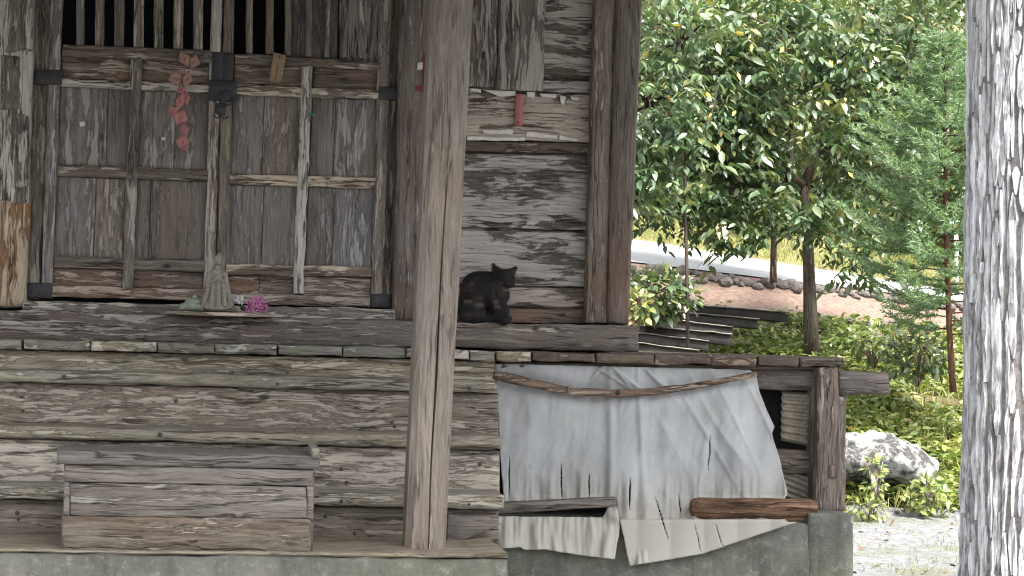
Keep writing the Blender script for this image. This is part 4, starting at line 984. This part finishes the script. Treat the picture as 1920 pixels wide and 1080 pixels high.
# main tree in front of the road
Yt = 12.4
foot = W(1521, 652, Yt)
t1 = [W(1522, 668, Yt), W(1519, 600, Yt), W(1518, 540, Yt), W(1515, 470, Yt), W(1512, 400, Yt), W(1508, 345, Yt)]
lim = [([W(1508, 345, Yt), W(1530, 290, Yt), W(1545, 220, Yt+0.1), W(1560, 120, Yt+.3)], 0.06),
       ([W(1508, 345, Yt), W(1478, 330, Yt-.1), W(1485, 250, Yt-.1), W(1480, 150, Yt-.2), W(1470, 60, Yt-.1)], 0.055),
       ([W(1490, 335, Yt), W(1440, 300, Yt-.2), W(1390, 270, Yt-.3), W(1320, 245, Yt-.3)], 0.04),
       ([W(1478, 338, Yt), W(1400, 352, Yt-.2), W(1330, 350, Yt-.3), W(1250, 345, Yt-.3)], 0.032),
       ([W(1530, 290, Yt), W(1600, 230, Yt), W(1680, 180, Yt+.1)], 0.04),
       ([W(1515, 400, Yt), W(1450, 420, Yt-.5), W(1380, 455, Yt-.9)], 0.02)]
vols = [((*W(1475, 200, Yt),), (sz(250, Yt), 1.3, sz(190, Yt)), 5), ((*W(1330, 300, Yt-.3),), (sz(150, Yt), 0.8, sz(130, Yt)), 2.0), ((*W(1490, 390, Yt-.6),), (sz(105, Yt), 0.6, sz(55, Yt)), 1.0),
        ((*W(1640, 220, Yt+.2),), (sz(150, Yt), 0.9, sz(170, Yt)), 1.8), ((*W(1395, 60, Yt),), (sz(220, Yt), 1.0, sz(120, Yt)), 2.0), ((*W(1590, 470, Yt-.4),), (sz(70, Yt), 0.4, sz(80, Yt)), 0.5), ((*W(1370, 440, Yt-.8),), (sz(60, Yt), 0.3, sz(30, Yt)), 0.25), ((*W(1270, 365, Yt-.4),), (sz(110, Yt), 0.5, sz(60, Yt)), 1.0), ((*W(1330, 150, Yt),), (sz(150, Yt), 0.9, sz(130, Yt)), 1.6), ((*W(1700, 60, Yt+.3),), (sz(150, Yt), 0.9, sz(110, Yt)), 1.4)]
mt = broadleaf('broadleaf_tree', 'leafy green tree with forked dark trunk growing before the pale road', foot, t1, lim, vols, 1900, 10, 0.14, M['leaf_main'], M['bark_mid'], 'trees beside the shrine', r0=0.095, rr=(0, 1.0), gap=((1512, 330, 46, 52), (1535, 520, 40, 60)))
# a few large yellowed leaves on the near side
M['leaf_gold'] = simple('leaf_gold', (0.62, 0.40, 0.05), 0.5, 0.2, 30, c2=(0.50, 0.36, 0.08))
for (x, y, L_) in ((1285, 130, .11), (1383, 143, .11), (1324, 180, .10), (1345, 278, .09), (1222, 182, .15), (1240, 192, .17), (1252, 185, .13), (1212, 170, .12), (1250, 160, .12), (1300, 205, .09), (1410, 90, .1), (1555, 120, .09), (1380, 215, .09), (1590, 330, .1), (1470, 95, .1)):
    simple_leaf('yellow_leaf', mt, M['leaf_gold'], W(x, y-8, Yt-1.3), Vector((random.uniform(-.8, .8), -0.3, -0.8)), Vector((random.uniform(-.4, .4), -0.8, 0.5)), L_, L_*0.5)
# yellowing tree at the left, close behind the shrine corner
Yt = 10.6
broadleaf('slender_tree', 'slender yellowing tree with thin dark stem close behind the shrine corner', W(1290, 665, Yt),
          [W(1290, 690, Yt), W(1288, 520, Yt), W(1284, 370, Yt), W(1285, 220, Yt), W(1280, 80, Yt)],
          [([W(1284, 370, Yt), W(1240, 300, Yt), W(1215, 200, Yt)], 0.02), ([W(1285, 300, Yt), W(1330, 230, Yt), W(1350, 150, Yt)], 0.02), ([W(1284, 400, Yt), W(1230, 400, Yt), W(1195, 380, Yt)], 0.02)],
          [((*W(1240, 200, Yt),), (sz(105, Yt), 0.6, sz(110, Yt)), 2), ((*W(1225, 345, Yt),), (sz(80, Yt), 0.5, sz(70, Yt)), 0.9), ((*W(1250, 40, Yt),), (sz(120, Yt), 0.6, sz(90, Yt)), 1.2)],
          420, 9, 0.125, M['leaf_yellow'], M['bark_dark'], 'trees beside the shrine', r0=0.022, twigs=40)
# dark thin tree at the road edge
Yt = 15.4
broadleaf('roadside_tree', 'thin dark-trunked tree standing at the near road edge', W(1450, 522, Yt),
          [W(1450, 530, Yt), W(1451, 450, Yt), W(1452, 330, Yt), W(1455, 200, Yt)],
          [([W(1452, 330, Yt), W(1400, 250, Yt), W(1370, 170, Yt)], 0.04), ([W(1452, 300, Yt), W(1520, 200, Yt), W(1560, 120, Yt)], 0.04)],
          [((*W(1450, 160, Yt),), (sz(230, Yt), 1.2, sz(200, Yt)), 1)], 620, 9, 0.16, M['leaf_far'], M['bark_dark'], 'trees beside the shrine', r0=0.05)
# bushes
def bush(label, px, py, Y, rx, rz, n, leaf, mat, rr=(0, 1)):
    root = thing('bush', label, 'bush', W(px, py+rz, Y), 'bushes on the slope')
    g_ = [tube(None, None, None, [W(px, py+rz+20, Y), W(px+random.uniform(-.5, .5)*rx, py, Y), W(px+random.uniform(-1, 1)*rx, py-rz*.8, Y)], [0.015, 0.01, 0.004], 5) for k in range(8)]
    Vg, Fg = join_geo(g_); mesh_obj('stems', Vg, Fg, M['bark_mid'], root, True)
    u = unit(n); u[:, 2] = u[:, 2]*1.1
    pos = np.array(W(px, py, Y))+u*(0.5+0.55*rng.random((n, 1)))*np.array([sz(rx, Y), sz(rx, Y)*0.6, sz(rz, Y)])
    d = u+0.7*rng.normal(size=(n, 3)); d[:, 2] -= 0.3
    L = leaf*(0.6+0.7*rng.random(n))
    leaf_cloud('foliage', root, mat, pos, d, np.array([0, -0.3, 1.0])+0.5*rng.normal(size=(n, 3)), L, L*0.5, rr[0]+(rr[1]-rr[0])*rng.random(n))
bush('bright green leafy bush against the shrine corner post', 1228, 552, 10.8, 85, 44, 800, 0.11, M['leaf_main'], (0.3, 0.9))
bush('low yellowish bush below the slender tree', 1196, 575, 9.8, 26, 28, 160, 0.09, M['weed'])
bush('spreading bush at the right foot of the leafy tree', 1640, 640, 11.5, 90, 30, 500, 0.09, M['weed'], (0, 0.6))
bush('dark fern-like bush before the young cedar', 1720, 665, 10.5, 70, 40, 500, 0.09, M['leaf_main'], (0.35, 0.95))

# young cedar
Yt = 9.4
ced = thing('young_cedar', 'young feathery cedar with thin red-brown stem next to the pale trunk', 'tree', W(1786, 715, Yt), 'trees beside the shrine')
ct = [W(1787, 735, Yt), W(1780, 620, Yt), W(1776, 500, Yt), W(1773, 380, Yt), W(1772, 250, Yt), W(1770, 120, Yt), W(1768, 80, Yt), W(1768, 50, Yt)]
tube('trunk', ced, M['bark_red'], ct, [0.038, 0.032, 0.028, 0.025, 0.02, 0.015, 0.01, 0.004], 8, 0.15)
geo = []; pos = []; dr = []; NB = 96
for k in range(NB):
    s = 0.16+0.84*(k/NB)**0.9
    py = 735+(60-735)*s; x = np.interp(py, [-60, 120, 380, 735], [1768, 1770, 1773, 1787]); b = W(x, py, Yt)
    az = k*2.4+random.uniform(-.3, .3)
    Lb = sz(np.interp(py, [60, 110, 150, 250, 350, 450, 550, 640], [12, 35, 70, 145, 200, 225, 205, 140]), Yt)*random.uniform(0.65, 1.15)
    if 0.45 < s < 0.62 and math.cos(az) > 0.2: Lb *= 0.35
    o = Vector((math.cos(az), math.sin(az), 0)); q = []
    for i in range(7):
        f = i/6; q.append(b+o*Lb*f+Vector((0, 0, Lb*(0.16*f-0.55*f*f+0.62*f**3))))
    geo.append(tube(None, None, None, q, [0.009*(1-0.8*i/6) for i in range(7)], 5))
    m_ = int(9+Lb*30)
    for j in range(m_):
        f = 0.15+0.85*(j+random.random())/m_; i = min(5, int(f*6)); p = q[i].lerp(q[i+1], f*6-i)
        t_ = (q[i+1]-q[i]).normalized(); sd_ = t_.cross(Vector((0, 0, 1))).normalized()*(1 if j % 2 else -1)
        lb = (0.12+0.16*(1-f))*random.uniform(0.7, 1.2)
        dd = (t_*0.8+sd_*random.uniform(0.5, 1.0)+Vector((0, 0, random.uniform(-0.25, 0.45)))).normalized()
        nn = int(lb/0.0075)
        for w in range(nn):
            pp = p+dd*lb*w/nn; r3 = Vector(unit(1)[0]); nd = (dd*0.9+r3*0.75).normalized()
            pos.append(pp); dr.append(nd)
Vg, Fg = join_geo(geo); mesh_obj('branches', Vg, Fg, M['bark_red'], ced, True)
NTm = (np.array([[-0.5, 0, 0], [0.5, 0, 0], [0, 1, 0]], dtype=float), np.array([[0, 1, 2]]))
pos = np.array([tuple(p) for p in pos]); dr = np.array([tuple(p) for p in dr]); n = len(pos)
leaf_cloud('foliage', ced, M['needle'], pos, dr, unit(n), 0.056*(0.7+0.6*rng.random(n)), 0.0058, rng.random(n), NTm)

# far trees over the road
far = [(1230, 300, 24, 260, 230), (1480, 330, 26, 240, 210), (1700, 330, 25, 260, 230), (1890, 300, 24, 220, 260), (1330, 60, 31, 300, 260), (1620, 40, 32, 320, 260), (1880, 20, 31, 260, 280), (1130, 120, 28, 240, 300)]
names = ['far yellow-green tree behind the slender tree by the shrine', 'far tree straight behind the forked tree beyond the road', 'far tree behind the young cedar beyond the road', 'far tree behind the pale trunk beyond the road',
         'tall hillside tree above the slender tree', 'tall hillside tree above the forked tree', 'tall hillside tree above the young cedar', 'far tree hidden mostly behind the shrine corner']
for (px, py, Y, rx, rz), lab in zip(far, names):
    c = W(px, py, Y); zg = terrain(c.x, Y); ft = Vector((c.x, Y, zg))
    broadleaf('hillside_tree', lab, ft, [ft-Vector((0, 0, .3)), ft.lerp(c, 0.5), c], [([ft.lerp(c, .5), c+Vector((sz(rx*.5, Y), 0, 0.3))], 0.06), ([ft.lerp(c, .5), c+Vector((-sz(rx*.5, Y), 0, 0.3))], 0.06)],
              [((*c,), (sz(rx, Y), 1.8, sz(rz, Y)), 1)], 650, 9, 0.20, M['leaf_far'], M['bark_dark'], 'trees on the far hillside', r0=0.12, shell=0.35, twigs=20, rr=(0.1, 1.0))

# ------------------------------------------------------------------ ground cover
def scatter(name, label, cat_, n, yr, pxr, leaf, mat, hgt, per=7, rr=(0, 1), blade=False):
    Y = rng.uniform(yr[0], yr[1], n); pos = []; 
    for k in range(n):
        px = rng.uniform(*pxr); x = P(px, 600, Y[k]).x
        pos.append((x, Y[k], terrain(x, Y[k])))
    pos = np.array(pos)
    pos = np.array([p for p in pos if nz((p[0], p[1], 0), 0.9, 5) > -0.35 or blade])
    n = len(pos)
    pp = np.repeat(pos, per, axis=0); N = len(pp)
    h = np.repeat(rng.random(n)*0.6+0.4, per)*hgt
    jit = rng.normal(size=(N, 3))*np.array([0.07, 0.07, 0])
    lift = rng.random(N) if not blade else np.zeros(N)
    pp = pp+jit; pp[:, 2] += lift*h
    d = rng.normal(size=(N, 3))*np.array([1, 1, 0.3]) + np.array([0, 0, 1.6 if blade else 0.1])
    nr = np.array([0, 0, 1.0])+0.4*rng.normal(size=(N, 3)) if not blade else unit(N)
    L = leaf*(0.6+0.7*rng.random(N)); 
    rn = np.clip(np.repeat(rng.random(n), per)*0.6+rng.random(N)*0.4, 0, 1)*(rr[1]-rr[0])+rr[0]
    o = leaf_cloud(name, None, mat, pp, d, nr, L, L*(0.05 if blade else 0.5), rn)
    tag(o, label, cat_, kind='stuff')
scatter('weeds', 'low leafy weeds covering the slope behind the boulder', 'weeds', 6500, (7.6, 12.6), (1020, 2320), 0.095, M['weed'], 0.22)
scatter('ground_cover', 'sparse weeds and dry leaves on the bank below the road', 'weeds', 2700, (12.5, 14.5), (1020, 2320), 0.085, M['weed'], 0.16, 6, (0.0, 0.85))
scatter('grass', 'thin pale grass blades on the slope and gravel edge', 'grass', 1250, (7.3, 12.5), (1020, 2320), 0.18, M['weed'], 0.1, 6, (0.3, 1.0), True)
scatter('roadside_grass', 'yellow-green grass on the verge across the road', 'grass', 2800, (20.2, 25.5), (900, 2300), 0.16, M['weed'], 0.1, 6, (0.3, 1.0), True)

for lab, px, py, Y, rx, rz, nn, lf in (('leafy weed sprouting before the dark underside of the boulder', 1640, 900, 7.1, 22, 45, 70, 0.07), ('bright weed clump at the right foot of the boulder', 1740, 930, 7.2, 45, 34, 170, 0.08), ('low weed clump at the gravel edge left of the boulder', 1625, 955, 7.0, 40, 16, 110, 0.06)):
    bush(lab, px, py, Y, rx, rz, nn, lf, M['weed'], (0.2, 0.8))
M['dry_leaf'] = simple('dry_leaf', (0.16, 0.10, 0.055), 0.8, 0.3, 30)
scatter('fallen_leaves', 'dry fallen leaves and bits of litter on the gravel beside the shrine', 'leaves', 90, (3.5, 8.2), (1560, 1900), 0.05, M['dry_leaf'], 0.01, 2)

scatter('gravel_grass', 'short sparse grass tufts growing out of the gravel', 'grass', 60, (4.5, 8.0), (1580, 1900), 0.07, M['weed'], 0.05, 7, (0.2, 0.8), True)
# ------------------------------------------------------------------ boulder, stone steps, edging stones, marker
t = NT('boulder_rock'); v = t.objvec(False); n1 = t.noise(v, 5, 8, 0.68); n2 = t.noise(v, 26, 6, 0.7)
c = t.mix(t.step(n1, 0.44, 0.54), (0.07, 0.068, 0.066), (0.42, 0.42, 0.42)); c = t.mix(t.math('MULTIPLY', t.step(n2, 0.52, 0.6), 0.7), c, (0.20, 0.2, 0.19))
M['boulder'] = t.out(c, 0.9, t.math('ADD', n1, n2), 1.0, 0.04, 0.2)
Yb = 7.9; sb = sz(1, Yb)
bo = thing('boulder', 'large pale grey boulder lying in the weeds beside the corner post', 'boulder', W(1660, 935, Yb))
def Eb(px, py, rx, ry, rz, dy=0): return ('e', W(px, py, Yb+dy*sb), (rx*sb, ry*sb, rz*sb))
blob('boulder_body', bo, M['boulder'], [Eb(1645, 858, 96, 95, 40), Eb(1706, 876, 50, 70, 30), Eb(1600, 860, 85, 85, 42), Eb(1725, 890, 26, 40, 24), Eb(1690, 918, 40, 30, 34, 40), Eb(1620, 912, 80, 35, 44, 65)], 0.02, 0.06, 0.06, 5)
M['step_stone'] = simple('step_stone', (0.20, 0.185, 0.17), 0.9, 0.3, 12, c2=(0.09, 0.08, 0.07), bump=0.6)
M['slab_pale'] = simple('slab_pale', (0.42, 0.40, 0.375), 0.9, 0.2, 12)
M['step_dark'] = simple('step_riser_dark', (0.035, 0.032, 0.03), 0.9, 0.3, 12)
ss = thing('garden_steps', 'flight of dark stone steps climbing the bank towards the road', 'steps', W(1260, 660, 10.2))
for k, (x0_, y0_, x1_, y1_, h_, Y) in enumerate([(1188, 640, 1312, 656, 20, 10.3), (1192, 622, 1330, 638, 14, 10.7), (1208, 608, 1372, 626, 14, 11.1), (1240, 595, 1375, 612, 14, 11.5), (1262, 583, 1424, 597, 12, 11.9), (1294, 569, 1480, 584, 12, 12.3)]):
    s_ = board('step', ss, M['slab_pale'] if k == 5 else M['step_stone'], [(x0_, y0_), (x1_, y1_), (x1_, y1_+3), (x0_, y0_+3)], Y, 0.42, rough=0.01, bev=0.01, step=0.1)
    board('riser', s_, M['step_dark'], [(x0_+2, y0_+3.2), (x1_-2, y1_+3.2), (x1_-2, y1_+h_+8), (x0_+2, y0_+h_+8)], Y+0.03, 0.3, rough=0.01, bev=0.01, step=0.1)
M['rock'] = simple('edging_rock', (0.19, 0.17, 0.16), 0.9, 0.35, 9, c2=(0.07, 0.06, 0.055), bump=0.8, bdist=0.02)
es = thing('stone_edging', 'row of rough stones edging the near side of the road', 'stones', W(1500, 540, 15.6))
rocks = []
for k in range(5):
    bm = bmesh.new(); bmesh.ops.create_icosphere(bm, subdivisions=2, radius=1)
    for v_ in bm.verts: v_.co *= 1+0.28*nz(v_.co, 1.3, k*5)+0.12*nz(v_.co, 3.5, k)
    me = bpy.data.meshes.new('edging_stone'); bm.to_mesh(me); bm.free(); me.materials.append(M['rock']); rocks.append(me)
for k in range(64):
    px = 1200+k*10.6+random.uniform(-3, 3); Y = 15.55+random.uniform(-.15, .15)
    x = P(px, 550, Y).x
    o = bpy.data.objects.new('edging_stone', rocks[k % 5]); col.objects.link(o); o.parent = es; o.matrix_parent_inverse = Matrix.Translation(es.location).inverted()
    s = random.uniform(0.04, 0.095); o.location = (x, Y, terrain(x, Y)+0.02); o.scale = (s*1.3, s, s*0.8); o.rotation_euler = (random.uniform(-.4, .4), random.uniform(-.4, .4), random.uniform(0, 6))
# scattered stones on the bank
sb_ = thing('bank_stones', 'loose dark stones scattered on the bank between tree and cedar', 'stones', W(1600, 610, 13.2))
for k in range(60):
    px = random.uniform(1440, 1790); Y = random.uniform(12.6, 14.6); x = P(px, 600, Y).x
    o = bpy.data.objects.new('loose_stone', rocks[k % 5]); col.objects.link(o); o.parent = sb_; o.matrix_parent_inverse = Matrix.Translation(sb_.location).inverted()
    s = random.uniform(0.04, 0.10); o.location = (x, Y, terrain(x, Y)+0.01); o.scale = (s*1.4, s, s*0.6); o.rotation_euler = (0, 0, random.uniform(0, 6))
M['white_paint'] = simple('white_paint', (0.78, 0.78, 0.76), 0.5, 0.05); M['yellow_paint'] = simple('yellow_paint', (0.85, 0.66, 0.02), 0.5, 0.08)
Ym = 20.6
mk = thing('road_marker', 'round yellow and white roadside marker seen beside the pale trunk', 'marker', W(1794, 560, Ym))
tube('marker_post', mk, M['white_paint'], [W(1794, 560, Ym), W(1793, 440, Ym)], [0.03, 0.03], 10)
tube('marker_face', mk, M['yellow_paint'], [W(1798, 424, Ym-0.06), W(1798, 424, Ym-0.02)], [0.075, 0.075], 20)
tube('marker_back', mk, M['white_paint'], [W(1791, 424, Ym-0.019), W(1791, 424, Ym+0.02)], [0.11, 0.11], 20)

# ------------------------------------------------------------------ big pale trunk in the foreground
Yk = -3.2
def trunk_c(py): return W(1934-0.010*(py-540), py, Yk)
R0 = 118*(Yk+9.25)/FPX
bt = thing('old_cedar', 'big pale-barked old cedar trunk cutting the right edge of view', 'tree', (trunk_c(1080).x, Yk, 0.0))
ax0 = trunk_c(1080); ax1 = trunk_c(0)
def axis(z): 
    s = (z-ax0.z)/(ax1.z-ax0.z); return ax0.lerp(ax1, s)
def RR(z): return R0*(1.0+0.10*math.exp(-z/0.4)-0.02*(z-1.5)*0.4)
M['bark_core'] = simple('bark_core', (0.26, 0.24, 0.235), 0.95, 0.4, 40, bump=0.8, c2=(0.09, 0.08, 0.075))
zs = np.linspace(-0.1, 9, 40)
tk = tube('trunk', bt, M['bark_core'], [axis(z) for z in zs], [RR(z) for z in zs], 28, 0.04)
t = NT('bark_pale'); v = t.objvec(); n1 = t.noise(t.vmath('MULTIPLY', v, (40, 40, 7)), 1, 6, 0.7); n2 = t.noise(t.vmath('MULTIPLY', v, (90, 90, 22)), 1, 5, 0.7)
c = t.ramp(n1, [(0.34, (0.19, 0.175, 0.175)), (0.43, (0.40, 0.385, 0.39)), (0.52, (0.64, 0.65, 0.67)), (0.7, (0.74, 0.76, 0.78))])
c = t.mix(t.math('MULTIPLY', t.step(n2, 0.56, 0.64), 0.5), c, (0.14, 0.125, 0.12))
rb = t.math('ADD', 0.55, t.math('MULTIPLY', t.rnd(), 0.5)); c = t.mix(1.0, c, t.node('ShaderNodeCombineColor', {0: rb, 1: rb, 2: rb}).outputs[0], 'MULTIPLY')
M['bark_pale'] = t.out(c, 0.9, t.math('ADD', n1, t.math('MULTIPLY', n2, 0.5)), 1.0, 0.008, 0.2)
near = []; rest = []; NC = 84
for a_i in range(NC):
    a = 2*math.pi*a_i/NC
    z = 0.2+random.uniform(-0.5, 0)
    while z < 3.4:
        Ls = random.choice((random.uniform(0.05, 0.2), random.uniform(0.15, 0.7))); wd = random.uniform(0.006, 0.017); aa = a+random.uniform(-.05, .05); lift = random.uniform(0.002, 0.014)
        V = []; F = []; m = max(4, int(Ls/0.04))
        for i in range(m+1):
            zz = z+Ls*i/m; cz = axis(zz); rr_ = RR(zz)
            w = wd*(0.8+0.8*nz((a_i*3, zz*14, 2)))*(0.3 if i in (0, m) else 1); sh_ = 0.06*nz((math.cos(a)*2, zz*3.0, math.sin(a)*2))+0.02*nz((a_i*3.3, zz*8, 8))
            for (q, l) in ((-1, 0.0), (-0.7, 1), (0.6, 1.1), (1, 0.0)):
                an = aa+sh_+q*w/rr_; r_ = rr_+(lift*l*(1+0.9*nz((a_i, zz*16, q*3))) if l else -0.004)
                V.append(cz+Vector((math.cos(an)*r_, math.sin(an)*r_, 0)))
        for i in range(m):
            for k in range(3): F.append((i*4+k, i*4+k+1, i*4+k+5, i*4+k+4))
        F.append((0, 3, 2, 1)); F.append((m*4, m*4+1, m*4+2, m*4+3))
        vis = 0.80*math.pi < a < 1.62*math.pi and z+Ls > axis(z).z*0+0.75 and z < 2.75
        (near if vis else rest).append((V, F))
        z += Ls+random.uniform(-0.01, 0.03)
random.shuffle(near)
for V, F in near[:290]: mesh_obj('bark_strip', V, F, M['bark_pale'], tk)
Vg, Fg = join_geo(rest+near[290:]); tag(mesh_obj('bark_strips', Vg, Fg, M['bark_pale'], tk), kind='stuff')
# its high crown, well above the view
geo = []; cl = []
for k in range(16):
    z = 5.0+k*0.25; az = k*2.4; b = axis(z); e = b+Vector((math.cos(az)*1.3, math.sin(az)*1.3, -0.1)); geo.append(tube(None, None, None, [b, b.lerp(e, .5)+Vector((0, 0, .15)), e], [0.05, 0.03, 0.01], 6)); cl.append(e); cl.append(b.lerp(e, .6))
Vg, Fg = join_geo(geo); mesh_obj('branches', Vg, Fg, M['bark_core'], bt, True)
n = 6000; cc = np.array([tuple(c_) for c_ in cl])[rng.integers(0, len(cl), n)]+rng.normal(size=(n, 3))*np.array([0.28, 0.28, 0.18])
leaf_cloud('crown', bt, M['needle'], cc, rng.normal(size=(n, 3))+np.array([0, 0, -.5]), unit(n), 0.12, 0.012, rng.random(n), NTm)
